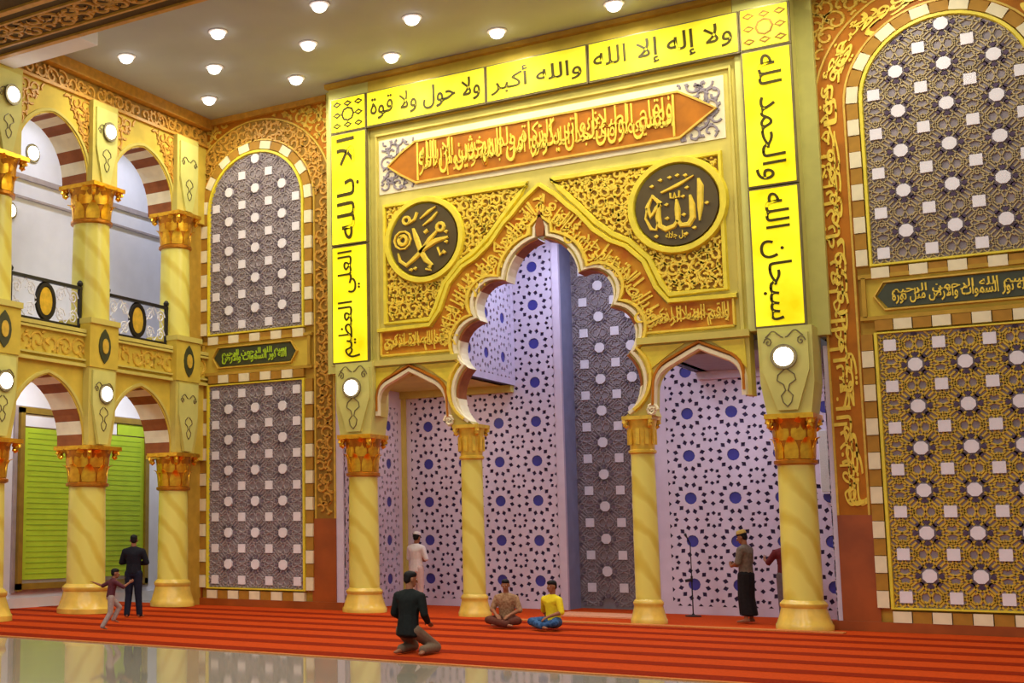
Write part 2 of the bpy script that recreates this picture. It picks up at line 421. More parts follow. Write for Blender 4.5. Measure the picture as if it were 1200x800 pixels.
def fill_screen(par, inp, x0, x1, z0, z1, P_, yf, offx, sx, sz, zoff, keepin, m_line, m_stud, axis='y', wd=.03):
    mb = MB(); st = MB(); nx = int((x1-x0)/sx)+2; nz = int((z1-z0)/sz)+2
    for i in range(-1, nx):
        for k in range(-1, nz):
            ox, oz = x0+offx+(i+.5)*sx, z0+zoff+(k+.5)*sz
            strap_cell(mb, ox, oz, sx, sz, P_, inp, wd, .03)
            if keepin((ox, oz), .16):
                o = link('octagon_tile', ME_OCT, par); o.location = P_(ox, oz, .005)
                if axis == 'x': o.rotation_euler = (0, 0, pi/2)
            for a in range(8):
                an = a*pi/4; q = (ox+.185*cos(an), oz+.185*sin(an))
                if keepin(q, .04):
                    st.add([P_(q[0]+.05*cos(an+t), q[1]+.05*sin(an+t), hh) for hh in (0, .03) for t in (0, pi/2, pi, 3*pi/2)],
                           [(0, 1, 5, 4), (1, 2, 6, 5), (2, 3, 7, 6), (3, 0, 4, 7), (4, 5, 6, 7)])
            q = (x0+offx+i*sx, z0+zoff+k*sz)
            if keepin(q, .12):
                o = link('square_tile', ME_SQ, par); o.location = P_(q[0], q[1], .005)
                if axis == 'x': o.rotation_euler = (0, 0, pi/2)
    if mb.v: stuff(mb.build('strapwork', m_line, par))
    if st.v: stuff(st.build('stud', m_stud, par))
def screen(cx, z0, z1, arched, m_line, label, name='ornamental_screen'):
    hw = 1.37
    t = empty(name, (0, 0, 0)); tag(t, label, 'screen', 'ornamental wall screens')
    ZS = 9.55
    if arched:
        n = 26; arc = [(cx+hw*cos(pi*k/n), ZS+hw*sin(pi*k/n)) for k in range(n+1)]
        poly = [(cx-hw, z0), (cx+hw, z0)]+arc
    else: poly = [(cx-hw, z0), (cx+hw, z0), (cx+hw, z1), (cx-hw, z1)]
    yf = wallY-.05
    MB().prism(poly, yf, wallY, 'y').build('ground_panel', M['screen_gray'], t)
    inp = lambda q: inside(q, poly)
    kp = lambda q, r: inside(q, poly) and seg_dist(q, poly) > r
    fill_screen(t, inp, cx-hw, cx+hw, z0, z1, PY(yf), yf, .22, .775, .735, .2, kp, m_line, M['stud'] if cx > 0 else M['stud_soft'], wd=.046 if (cx > 0 and not arched) else .034)
    # inner yellow fillet
    MB().ribbon(poly, .09, .09, PY(yf+.02), closed=True).build('inner_fillet', M['yellow'], t)
    # frame of alternating blocks, each a part
    b = .19; off = hw+.05+b/2; step = .3; meB = {}
    def blk(x, z, ang, ln, idx):
        m = M['cream'] if idx % 2 == 0 else M['check_brown']
        key = (round(ln, 2), idx % 2)
        if key not in meB: meB[key] = MB().box((0, 0, 0), (b, .1 if idx % 2 == 0 else .07, ln)).mesh('frame_block', m)
        o = link('frame_block', meB[key], t, (x, wallY-.06, z), (0, ang, 0))
    idx = 0
    top = ZS if arched else z1
    zz = z0; nb = max(1, round((top-z0)/step)); st = (top-z0)/nb
    for k in range(nb):
        for s in (-1, 1): blk(cx+s*off, z0+(k+.5)*st, 0, st-.012, k)
    nbx = 9; sx = (2*hw+.02)/nbx
    for k in range(nbx):
        blk(cx-hw-.01+(k+.5)*sx, z0-.05-b/2, pi/2, sx-.012, k)
        if not arched: blk(cx-hw-.01+(k+.5)*sx, z1+.05+b/2, pi/2, sx-.012, k+1)
    if arched:
        na = 15; da = pi/na
        for k in range(na):
            a = (k+.5)*da; blk(cx+off*cos(a), ZS+off*sin(a), -a, off*da-.012, k+nb)
    return t
screen(-7.42, .42, 5.26, False, M['screen_line'], 'lower rectangular grey star-pattern screen on the left back wall')
screen(-7.42, 6.5, 9.5, True, M['screen_line'], 'upper round-headed grey star-pattern screen on the left back wall')
screen(7.42, .42, 5.26, False, M['screen_line2'], 'lower rectangular screen with ochre star straps on the right wall')
screen(7.42, 6.5, 9.5, True, M['screen_mix'], 'upper round-headed tan and grey star screen on the right wall')

# ---- inscription plaques between the screens
for sg, t_, lab in ((-1, 'الله نور السموات والارض', 'small green pointed inscription plaque between the left wall screens'), (1, 'الله نور السموات والارض مثل نوره', 'dark pointed inscription plaque between the right wall screens')):
    cx = sg*7.42-(0.03 if sg < 0 else 0); t = empty('inscription_plaque', (cx, wallY-.04, 5.93)); tag(t, lab, 'plaque')
    hw = 1.17 if sg < 0 else 1.3
    hexp = lambda a, hz: [(-a, 0), (-a+.16, hz), (a-.16, hz), (a, 0), (a-.16, -hz), (-a+.16, -hz)]
    MB().prism(hexp(hw, .215), -.04, 0).build('plate', M['green_dark'], t)
    MB().ribbon(hexp(hw+.05, .25), .05, .07, PY(0), closed=True).build('rim', M['scroll_gold'], t)
    mb = MB()
    letters(mb, t_, -hw+.24, -.17, 2*hw-.48, .26, PY(-.04), .02, bold=.02)
    letters(mb, 'بسم الله الرحمن الرحيم', -hw+.24, -.05, 2*hw-.48, .22, PY(-.04), .018, bold=.015)
    mb.build('lettering', M['lime'] if sg < 0 else M['letter_gold'], t)

# ---- mihrab niche: pierced lattice walls
CS = .92; RS = .905
def lattice_tile():
    hx, hz = CS/2, RS/2
    holes = []; r1 = .054; nt = []
    for p, r in ((-.315, .05), (-.117, r1), (.117, r1), (.315, .05)): nt += [(p-r, 0), (p, r), (p+r, 0)]
    outer = [(-hx, -hz)]+[(u, -hz+v) for u, v in nt]+[(hx, -hz)]+[(hx-v, u) for u, v in nt]+[(hx, hz)]+[(-u, hz-v) for u, v in nt]+[(-hx, hz)]+[(-hx+v, -u) for u, v in nt]
    holes.append([(.128*cos(2*pi*k/12), .128*sin(2*pi*k/12)) for k in range(12)])
    def dia(x, y, r, a, q=.85):
        holes.append([(x+r*cos(a), y+r*sin(a)), (x+r*q*cos(a+pi/2), y+r*q*sin(a+pi/2)), (x-r*cos(a), y-r*sin(a)), (x-r*q*cos(a+pi/2), y-r*q*sin(a+pi/2))])
    for k in range(12):
        a = 2*pi*(k+.5)/12; dia(.29*cos(a), .29*sin(a), .064, a)
    for s in (-1, 1):
        for u in (-1, 1):
            dia(s*(hx-.115), u*(hz-.115), .05, pi/4)
    polys = [[Vector((x, y, 0)) for x, y in p] for p in [outer]+holes]
    tris = tessellate_polygon(polys); flat = [p for q in polys for p in q]
    inner = lambda p: abs(abs(p[0])-hx) > 1e-6 and abs(abs(p[1])-hz) > 1e-6
    notch = [(outer[i], outer[(i+1) % len(outer)]) for i in range(len(outer)) if inner(outer[i]) or inner(outer[(i+1) % len(outer)])]
    return flat, tris, holes, notch
LT = lattice_tile()
ME_DISC = MB().prism([(.122*cos(2*pi*k/12), .122*sin(2*pi*k/12)) for k in range(12)], 0, -.015, 'y').mesh('rosette_disc', M['blue_disc'])
def lattice_wall(name, P, u0, u1, v0, v1, us, vs, axis='y', y_holes=True, parent=None, thick=.035):
    """backing + pierced sheet with rosettes at the centres us x vs; plain margin round it; built on map P(u,v,h)"""
    mk = MB()
    q = [(u0, v0), (u1, v0), (u1, v1), (u0, v1)]
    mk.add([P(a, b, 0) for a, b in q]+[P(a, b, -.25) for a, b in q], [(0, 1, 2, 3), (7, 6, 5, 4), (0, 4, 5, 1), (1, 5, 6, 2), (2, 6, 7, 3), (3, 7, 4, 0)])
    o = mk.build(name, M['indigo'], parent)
    mb = MB(); flat, tris, holes, notch = LT
    for cu in us:
        for cv in vs:
            # clip whole vertices to the wall edges (tiles that run past the rim are pressed back onto it)
            cl = lambda x, y: (min(max(x+cu, u0), u1), min(max(y+cv, v0), v1))
            mb.add([P(*cl(p.x, p.y), thick) for p in flat], [t for t in tris])
            for h in holes:
                n = len(h)
                mb.add([P(*cl(x, y), thick) for x, y in h]+[P(*cl(x, y), 0) for x, y in h], [(i, (i+1) % n, (i+1) % n+n, i+n) for i in range(n)])
            for a_, b_ in notch:
                mb.add([P(*cl(*a_), thick), P(*cl(*b_), thick), P(*cl(*b_), 0), P(*cl(*a_), 0)], [(0, 1, 2, 3)])
            if u0+.13 < cu < u1-.13 and v0+.13 < cv < v1-.13:
                d = link('rosette_disc', ME_DISC, o); d.location = P(cu, cv, .003)
                if axis == 'x': d.rotation_euler = (0, 0, pi/2)
                if axis == '-x': d.rotation_euler = (0, 0, -pi/2)
    # plain margins
    ua, ub = max(u0, min(us)-CS/2), min(u1, max(us)+CS/2); va, vb = max(v0, min(vs)-RS/2), min(v1, max(vs)+RS/2)
    def rect(a, b, c, d):
        if b-a > .004 and d-c > .004: mb.add([P(a, c, thick), P(b, c, thick), P(b, d, thick), P(a, d, thick)], [(0, 1, 2, 3)])
    rect(u0, ua, v0, v1); rect(ub, u1, v0, v1); rect(ua, ub, v0, va); rect(ua, ub, vb, v1)
    stuff(mb.build('pierced_sheet', M['lavender'], o))
    return o
YB = 3.1; ZT = 8.7; ZA = 5.12; RX = 1.05; XS = 5.06; XR = 5.16
rows = [.64+RS*k for k in range(9)]
nl = struct(lattice_wall('wall_niche_left', PY(YB), -XS, -RX, 0, ZT, [-1.6-CS*k for k in range(4)], rows))
nr = struct(lattice_wall('wall_niche_right', PY(YB), RX, XR, 0, ZT, [1.83+CS*k for k in range(4)], rows))
# side walls of the alcoves
sl = struct(lattice_wall('wall_alcove_left', PX(-XS), wallY+.02, YB, 0, ZA, [2.3-CS*k for k in range(3)], rows[:5], 'x'))
sr = struct(lattice_wall('wall_alcove_right', lambda u, v, h: (XR-h, u, v), wallY+.02, YB, 0, ZA, [2.3-CS*k for k in range(3)], rows[:5], '-x'))
# upper cheeks of the tall centre above the alcove ceilings
XU = 2.12
for sg, nm in ((-1, 'wall_cheek_left'), (1, 'wall_cheek_right')):
    struct(lattice_wall(nm, (lambda u, v, h: (-XU+h, u, v)) if sg < 0 else (lambda u, v, h: (XU-h, u, v)), -.02, YB, ZA, ZT, [2.42-CS*k for k in range(3)], [5.72+RS*k for k in range(3)], 'x' if sg < 0 else '-x'))
# alcove ceilings with a cornice at the back
for sg in (-1, 1):
    c = struct(MB().box((sg*(XU+XS)/2+sg*.06, (YB-.0)/2, ZA+.1), (XS-XU-.14, YB-.1, .2)).build('ceiling_alcove_'+('left' if sg < 0 else 'right'), M['beige_gold'] if sg < 0 else M['screen_gray']))
    MB().box((sg*(XU+XS)/2, YB-.13, ZA-.08), (XS-XU, .18, .16)).build('cornice', M['beige_gold'] if sg < 0 else M['lavender'], c)
# corner posts
struct(MB().box((-XS+.06, YB-.1, ZA/2-.08), (.12, .12, ZA-.16)).build('trim_3', M['beige_gold']))
struct(MB().box((-XS-.08, wallY-.0, ZA/2), (.19, .06, ZA)).build('trim_5', M['lavender']))
struct(MB().box((XR+.04, wallY-.0, ZA/2), (.1, .06, ZA)).build('trim_6', M['lavender']))
# central recess with grey star screen
YR = 4.1
wr = struct(MB().box((0, YR+.1, ZT/2), (2*RX+.6, .2, ZT)).build('wall_recess', M['screen_gray']))
for sg in (-1, 1):
    MB().box((sg*(RX+.12), (YB+YR)/2+.12, ZT/2), (.24, YR-YB-.24, ZT)).build('reveal', M['blue_grey'], wr)
    MB().box((sg*(RX-.03), YB-.03, ZT/2), (.16, .1, ZT)).build('edge_strip', M['lavender'], wr)
rp = [(-RX, .05), (RX, .05), (RX, ZT), (-RX, ZT)]
kp = lambda q, r: inside(q, rp) and seg_dist(q, rp) > r
fill_screen(wr, lambda q: inside(q, rp), -RX, RX, .05, ZT, PY(YR), YR, .29, .74, .735, .43, kp, M['screen_line'], M['stud_soft'])
struct(MB().box((0, 2.1, ZT+.1), (2*XU+1, 4.6, .2)).build('ceiling_niche', M['lavender']))
area_light('niche_strip_light', (0, 1.6, ZT-.05), 120, 1.6, (.66, .74, 1.0), shape='RECTANGLE', sy=.3)
area_light('alcove_lamp', (-3.4, 1.4, ZA-.03), 26, .3, (1, .84, .72))
area_light('alcove_lamp', (3.4, 1.4, ZA-.03), 40, .3, (.9, .88, 1))

# ---- portal wall with the many-lobed arch
YA = -.3; YF = -.5
ROOT = empty('wall_portal'); struct(ROOT)
half = [arc3((.07, 7.72), (.45, 7.55), (.79, 6.92), 8), arc3((.79, 6.92), (1.30, 6.85), (1.42, 6.16), 10), arc3((1.42, 6.16), (1.86, 5.85), (1.72, 5.18), 10), arc3((1.72, 5.18), (1.97, 4.66), (1.62, 3.98), 10)]
foilR = [(0, 8.08), (.06, 7.9)]+half[0]+half[1][1:]+half[2][1:]+half[3][1:]
def small_arch(s):
    # from the outer block to the inner capital
    a = [(3.86, 4.25), (3.86, 4.55)]+arc3((3.85, 4.62), (3.76, 4.84), (3.56, 4.98), 5)+[(3.3, 5.1), (3.07, 5.21)]
    b = [(3.07, 5.21), (2.84, 5.1), (2.58, 4.96)]+arc3((2.5, 4.92), (2.27, 4.72), (2.18, 4.4), 5)+[(2.16, 4.05)]
    return a+b[1:]
R = [(3.98, 10.74), (3.98, 4.25)]+small_arch(1)+[(2.2, 3.95)]
R = R+[(1.62, 3.95)]+list(reversed(foilR))
poly = R+[(-x, z) for x, z in reversed(R[:-1])]
MB().prism(poly, YA, YA+.36, 'y').build('arch_wall', M['beige_gold'], ROOT)
# intrados pieces of the lobes, brown above and cream below
for s in (-1, 1):
    for arc in half:
        n = len(arc)-1; h = n//2
        for a, m in ((arc[:h+1], M['voussoir_brown']), (arc[h:], M['cream'])):
            mb = MB(); pts = [(s*x, z) for x, z in a]
            v = []; f = []
            for i, (x, z) in enumerate(pts):
                v += [(x, YA-.03, z), (x, YA+.38, z), (x*.985-s*.012, YA+.38, z-.03), (x*.985-s*.012, YA-.03, z-.03)]
            for i in range(len(pts)-1):
                for k in range(4): f.append((i*4+k, i*4+(k+1) % 4, i*4+4+(k+1) % 4, i*4+4+k))
            f += [(0, 1, 2, 3), tuple(range(len(v)-4, len(v)))]
            mb.add(v, f).build('lobe_lining', m, ROOT)
full = [(-x, z) for x, z in reversed(foilR)]+foilR[1:]
o_ = MB().ribbon([(x+(.07 if x > 0 else -.07 if x < 0 else 0), z+.04) for x, z in full], .1, .07, PY(YA)).build('lobe_moulding', M['cream'], ROOT)
MB().ribbon([(x+(.17 if x > 0 else -.17 if x < 0 else 0), z+.1) for x, z in full], .09, .09, PY(YA)).build('lobe_moulding', M['letter_gold'], ROOT)
# apex finial
MB().prism([(-.07, 7.75), (.07, 7.75), (.1, 7.95), (0, 8.3), (-.1, 7.95)], YA-.09, YA, 'y').build('apex_leaf', M['voussoir_brown'], ROOT)
# small side arches: mouldings, yellow spandrels
for s in (-1, 1):
    pa = [(s*x, z) for x, z in small_arch(1)]
    MB().ribbon(pa, .12, .07, PY(YA)).build('side_arch_moulding', M['cream'], ROOT)
    MB().ribbon([(x, z+.1) for x, z in pa], .07, .09, PY(YA)).build('side_arch_moulding', M['brown'], ROOT)
    mb = MB()
    mb.prism([(s*3.92, 4.75), (s*3.9, 5.3), (s*3.3, 5.3), (s*3.7, 5.02)], YA-.03, YA)
    mb.prism([(s*2.8, 5.3), (s*1.98, 5.3), (s*1.9, 5.15), (s*2.06, 4.75), (s*2.2, 4.9), (s*2.5, 5.12)], YA-.03, YA)
    mb.build('spandrel', M['yellow'], ROOT)
    MB().box((s*2.96, YA-.06, 5.4), (2.1, .12, .13)).build('ledge', M['beige_gold'], ROOT)
    # scroll bracket on the inner capital
    mb = MB(); mb.tube([(s*(2.14+.11*(1-k/16)*cos(k*.75)), YA-.05, 4.06+.13*(1-k/16)*sin(k*.75)) for k in range(15)], .035, 6)
    mb.build('scroll_bracket', M['cream'], ROOT, smooth=True)
# ogee band round the arch
outR = [(3.74, 6.07), (2.5, 6.09), (2.27, 6.38), (2.05, 6.93), (1.72, 7.27), (1.42, 7.42), (1.1, 7.68), (.78, 8.08), (.62, 8.22), (.34, 8.52), (0, 8.78)]
fo = [(x, z) for x, z in foilR if z > 5.55]
og = [(3.74, 5.56)]+outR+[(-x, z) for x, z in reversed(outR[:-1])]+[(-3.74, 5.56), (-1.98, 5.56)]+[(-x-.16, z+.08) for x, z in reversed(fo[1:])]+[(0, 8.25)]+[(x+.16, z+.08) for x, z in fo[1:]]+[(1.98, 5.56)]
MB().prism(og, YA-.03, YA, 'y').build('ogee_band', M['ogee'], ROOT)
MB().ribbon([(-x*1.02, z+.05) for x, z in outR]+[(x*1.02, z+.05) for x, z in reversed(outR[:-1])], .12, .1, PY(YA)).build('ogee_moulding', M['yellow'], ROOT)
mb = MB()
for s in (-1, 1):
    mb.ribbon([(s*3.74, 5.56), (s*2.02, 5.56)], .06, .07, PY(YA)); mb.ribbon([(s*3.74, 5.56), (s*3.74, 6.07)], .06, .07, PY(YA))
mb.build('ogee_fillet', M['letter_gold'], ROOT)
mb = MB(); P = PY(YA-.03)
for s, (t1, t2) in ((-1, ('واقم الصلاة', 'ان الصلاة تنهى')), (1, ('بسم الله الرحمن', 'الرحمن الرحيم'))):
    u = 2.1 if s > 0 else -3.66
    letters(mb, t1, u, 5.6, 1.56, .34, P, .03, bold=.01); letters(mb, t2, u, 5.68, 1.56, .35, P, .022, bold=.01); letters(mb, 'واقم الصلاة لذكري', u, 5.6, 1.56, .42, P, .038, bold=.004)
mid = [(-2.2, 5.75), (-1.98, 6.3), (-1.72, 6.75), (-1.3, 7.15), (-.92, 7.5), (-.58, 7.9), (-.2, 8.25), (0, 8.42)]
midp = mid+[(-x, z) for x, z in reversed(mid[:-1])]
pp = polypath(midp, -.3, .27)
for li, (t, a, b) in enumerate((('انما يعمر مساجد الله من امن بالله واليوم الاخر واقام الصلاة', 0, .7), ('وان المساجد لله فلا تدعوا مع الله احدا', .3, 1), ('فعسى اولئك ان يكونوا من المهتدين ولم يخش الا الله', .15, .9), ('ان الصلاة تنهى عن الفحشاء والمنكر ولذكر الله اكبر', .05, .95))):
    letters(mb, t, 0, 0, 1, 1, P, .02+.009*li, bold=.006, path=lambda x, y: pp(x, a+y*(b-a)))
stuff(mb.build('ogee_lettering', M['letter_gold'], ROOT))
# spandrel fields with floral scrolls, framed in yellow
mfr = MB(); mgr = MB(); msc = MB()
MC = {-1: (-2.65, 8.02), 1: (2.78, 8.0)}
for s in (-1, 1):
    bd = [(s*3.62, 6.27), (s*3.62, 8.9), (s*.25, 8.9), (s*.42, 8.72), (s*.85, 8.25), (s*1.15, 7.9), (s*1.5, 7.6), (s*1.82, 7.42), (s*2.2, 7.02), (s*2.42, 6.5), (s*2.56, 6.27)]
    mgr.prism(bd, YA-.015, YA, 'y')
    mfr.ribbon(bd, .13, .08, PY(YA), closed=True)
    c = MC[s]
    circ = [(c[0]+.98*cos(k*2*pi/32), c[1]+.98*sin(k*2*pi/32)) for k in range(32)]
    class _Ex: pass
    # scrolls outside the medallion
    tmp = MB(); scrolls(tmp, bd, PY(YA-.015), .23, .062, .035, 31+s, .05)
    keep = [f for f in tmp.f if all((tmp.v[i][0]-c[0])**2+(tmp.v[i][2]-c[1])**2 > .95**2 for i in f)]
    msc.add(tmp.v, keep)
mgr.build('floral_ground', M['olive_brown'], ROOT); mfr.build('floral_frame', M['yellow'], ROOT)
stuff(msc.build('floral_scrollwork', M['letter_gold'], ROOT))
# long pointed cartouche
mb = MB(); mb.box((0, YA-.01, 9.8), (7.5, .02, 1.24)); mb.build('cartouche_ground', M['white_floral'] if 'white_floral' in M else M['cream'], ROOT)
mb = MB()
for s in (-1, 1): scrolls(mb, [(s*3.72, 9.2), (s*3.72, 10.4), (s*2.7, 10.4), (s*3.5, 9.8), (s*2.7, 9.2)], PY(YA-.02), .3, .05, .025, 41+s, .02)
stuff(mb.build('cartouche_scrollwork', M['screen_gray'], ROOT))
hx = [(-3.5, 9.78), (-3.2, 10.02), (-2.82, 10.24), (2.9, 10.24), (3.25, 10.02), (3.6, 9.78), (3.25, 9.55), (2.9, 9.32), (-2.82, 9.32), (-3.2, 9.55)]
ct = MB().prism(hx, YA-.06, YA, 'y').build('cartouche', M['brown'], ROOT)
MB().ribbon(hx, .07, .09, PY(YA), closed=True).build('rim', M['scroll_gold'], ct)
mb = MB(); P = PY(YA-.06)
for li, (tt, z_, h_) in enumerate((('انما يعمر مساجد الله من امن بالله واليوم الاخر', 9.36, .62), ('واقام الصلاة واتى الزكاة ولم يخش الا الله', 9.56, .62), ('فعسى اولئك ان يكونوا من المهتدين ان الله', 9.42, .78))):
    letters(mb, tt, -2.72, z_, 5.5, h_, P, .022+.009*li, bold=.004)
mb.box((2.8, YA-.075, 9.78), (.04, .03, .84)); mb.box((-2.76, YA-.075, 9.78), (.04, .03, .84))
mb.build('lettering', M['letter_gold'], ct)
# inner frame moulding of the whole field
MB().ribbon([(-3.82, 5.45), (-3.82, 10.55), (3.88, 10.55), (3.88, 5.45)], .1, .06, PY(YA)).build('field_frame', M['beige_gold'], ROOT)

# ---- round medallions (top-level)
def medallion(c, kind, label):
    t = empty('medallion', (c[0], YA-.015, c[1])); tag(t, label, 'medallion')
    n = 40; r = .79
    MB().prism([(r*cos(2*pi*k/n), r*sin(2*pi*k/n)) for k in range(n)], -.07, 0).build('disc', M['medallion'], t)
    MB().ribbon([(.89*cos(2*pi*k/n), .89*sin(2*pi*k/n)) for k in range(n)], .17, .1, PY(0), closed=True).build('ring', M['yellow'], t)
    mb = MB(); P = PY(-.07)
    if kind == 'a':
        # alif, the two lams and the closing ha, drawn with a broad pen
        S = lambda pts, wd: mb.ribbon(pts, wd, .04, P)
        S([(.44, .45), (.47, .3), (.45, -.1), (.43, -.38)], [.05, .13, .12, .03])
        S([(.27, .15), (.3, -.05), (.3, -.3), (.22, -.42), (.08, -.42), (.02, -.32), (.02, -.1), (.01, .1)], [.05, .12, .13, .12, .1, .1, .12, .05])
        S([(.02, -.32), (-.06, -.42), (-.22, -.46), (-.33, -.38), (-.36, -.2), (-.32, .05)], [.08, .1, .12, .11, .12, .05])
        S([(-.3, .05), (-.45, .22), (-.56, .02), (-.5, -.18), (-.38, -.02), (-.3, .05)], .1)
        S([(-.56, .0), (-.6, -.2), (-.5, -.42), (-.4, -.45), (-.36, -.3)], [.05, .05, .07, .06, .04])
        S([(.36, .52), (.05, .38), (-.28, .27)], [.03, .09, .05])
        S([(-.1, .24), (-.1, .14), (-.04, .13), (-.02, .23), (.0, .13), (.06, .14), (.07, .26)], .04)
        for x, z in ((.22, .3), (.14, .14), (-.18, .02), (-.18, -.25), (.14, -.22), (.33, -.5), (-.4, -.58), (.17, -.6), (.58, -.05), (-.28, .52), (-.1, .55), (.05, .57), (-.45, .42), (.2, .55)):
            S([(x-.045, z), (x, z), (x+.045, z)], [.01, .085, .01])
        letters(mb, 'جل جلاله', -.22, -.68, .4, .16, P, .03, bold=.01)
    else:
        S = lambda pts, wd, cl=False: mb.ribbon(pts, wd, .04, P, closed=cl)
        ring = lambda x, z, r: [(x+r*cos(k*pi/5), z+r*sin(k*pi/5)) for k in range(10)]
        # the three letters meem, ha, meem and the long tail of dal, drawn with a broad pen
        S(ring(.41, .22, .085), .085, True)
        S([(.6, -.02), (.3, -.07), (.02, -.2), (-.2, -.38), (-.42, -.53), (-.57, -.42), (-.61, -.24)], [.06, .13, .13, .12, .1, .08, .03])
        S([(-.24, .27), (-.17, .05), (-.07, -.24), (.05, -.46), (.22, -.6)], [.06, .13, .13, .13, .05])
        S([(.34, .15), (.15, -.02), (-.04, -.24)], [.06, .12, .1])
        S(ring(-.4, .47, .08), .07, True); S([(-.34, .4), (-.2, .47), (-.14, .62)], .07)
        S([(-.06, .46), (.14, .6), (.32, .68)], [.03, .09, .03]); S([(0, .3), (.2, .42), (.36, .56)], [.03, .09, .04]); S([(.03, .14), (.12, .2)], .09)
        S([(.34, -.22), (.4, -.4), (.5, -.3)], .05); S([(.05, -.66), (.18, -.7), (.12, -.62)], .05)
        S(ring(-.5, .04, .1), .09, True); S(ring(-.5, .04, .2), .05, True)
        for x, z in ((-.55, .1), (.55, .1), (-.2, -.62), (.15, -.62), (.5, -.35), (-.3, -.64), (.55, -.12)):
            mb.ribbon([(x-.05, z), (x, z), (x+.05, z)], [.01, .09, .01], .04, P)
    stuff(mb.build('lettering', M['letter_gold'], t))
medallion((-2.65, 8.02), 'm', 'dark round medallion with gold calligraphy left of the arch peak')
medallion((2.78, 8.0), 'a', 'dark round medallion with gold calligraphy right of the arch peak')

# ---- frame piers that carry the light boxes
for s in (-1, 1):
    struct(MB().box((s*4.505, (YF+.12+wallY)/2, (5.42+ZC)/2), (1.03, wallY-YF-.12, ZC-5.42)).build('wall_frame_'+('left' if s < 0 else 'right'), M['pale_green']))
struct(MB().box((0, (YF+.12+wallY)/2, (10.72+ZC)/2), (7.96, wallY-YF-.12, ZC-10.72)).build('wall_frame_top', M['wall_yellow']))
struct(MB().box((0, YF+.08, ZC-.06), (10.1, .2, .1)).build('trim_4', M['wall_ochre']))

def light_box(x0, x1, z0, z1, text, rot, face, label, corner=False, split=None):
    cx, cz = (x0+x1)/2, (z0+z1)/2
    t = empty('light_box', (cx, YF+.12, cz)); tag(t, label, 'sign', None)
    wd, ht = x1-x0, z1-z0; g = .02
    MB().box((0, -.05, 0), (wd-.006, .1, ht-.006)).build('housing', M['box_metal'], t)
    MB().box((0, -.105, 0), (wd-.07, .03, ht-.07)).build('lit_face', M[face], t)
    P = PY(-.12); mb = MB()
    if corner:
        for i in range(-1, 2):
            for j in range(-1, 2):
                if i or j: mb.ribbon([(i*.28-.09, j*.25), (i*.28, j*.25+.05), (i*.28+.09, j*.25), (i*.28, j*.25-.05)], .05, .012, P, closed=True)
        mb.ribbon([(.15*cos(k*pi/4), .15*sin(k*pi/4)) for k in range(8)], .05, .012, P, closed=True)
        mb.build('star_ornament', M['letter_dark'] if face == 'box_face' else M['olive_brown'], t)
    else:
        if rot == 0:
            k = len(text)
            letters(mb, text, -wd/2+.12, -ht/2+.14, wd-.24, ht-.3, P, .012, bold=.006)
        else:
            letters(mb, text, -wd/2+.17, -ht/2+.12, wd-.36, ht-.24, P, .012, rot=rot, bold=.004)
        stuff(mb.build('lettering', M['letter_dark'], t))
zL0 = 5.44; zT0, zT1 = 10.73, 11.56
light_box(4.13, 5.03, zL0, 8.06, 'سبحان الله', -1, 'box_face', 'lower upright yellow light box right of the portal')
light_box(4.13, 5.03, 8.08, zT0-.01, 'والحمد لله', -1, 'box_face', 'upper upright yellow light box right of the portal')
light_box(4.13, 5.03, zT0, zT1, '', 0, 'box_face_top', 'square yellow corner box at the top right of the portal', True)
light_box(1.17, 4.12, zT0, zT1, 'ولا إله إلا الله', 0, 'box_face_top', 'right-hand of the three long yellow boxes over the portal')
light_box(-1.06, 1.16, zT0, zT1, 'والله أكبر', 0, 'box_face_top', 'middle of the three long yellow boxes over the portal')
light_box(-3.97, -1.07, zT0, zT1, 'ولا حول ولا قوة', 0, 'box_face_top', 'left-hand of the three long yellow boxes over the portal')
light_box(-4.91, -3.98, zT0, zT1, '', 0, 'box_face', 'square yellow corner box at the top left of the portal', True)
light_box(-4.91, -3.98, 8.12, zT0-.01, 'الا بالله', 1, 'box_face', 'upper upright yellow light box left of the portal')
light_box(-4.91, -3.98, zL0, 8.10, 'العلي العظيم', 1, 'box_face', 'lower upright yellow light box left of the portal')

# ---- columns
def leaf_mesh(h, wdt, out, name='acanthus_leaf', m='gold'):
    v = []; f = []; n = 6
    for j in (0, 1):
        for i in range(n+1):
            t = i/n; z = h*(t if t < .8 else .8+.15*sin((t-.8)*5*pi/1.4)); y = out*(.15+.25*t+ (1.2*(t-.55)**2*4 if t > .55 else 0)) - j*.018
            w2 = wdt/2*(sin(pi*min(1, .3+t*.72))**.7 if t < 1 else .15)
            for k in (-1, -.35, .35, 1): v.append((k*w2, -(y-(abs(k) > .5)*.02), z))
    o = 4*(n+1)
    for j in (0, 1):
        for i in range(n):
            for k in range(3): f.append((j*o+i*4+k, j*o+i*4+k+1, j*o+i*4+5+k, j*o+i*4+4+k))
    for i in range(n):
        for k in (0, 3): f.append((i*4+k, i*4+4+k, o+i*4+4+k, o+i*4+k))
    f += [(0, 1, o+1, o), (1, 2, o+2, o+1), (2, 3, o+3, o+2)] + [(n*4+i, n*4+i+1, o+n*4+i+1, o+n*4+i) for i in range(3)]
    return MB().add(v, f).mesh(name, M[m], True)
_leaf = {}
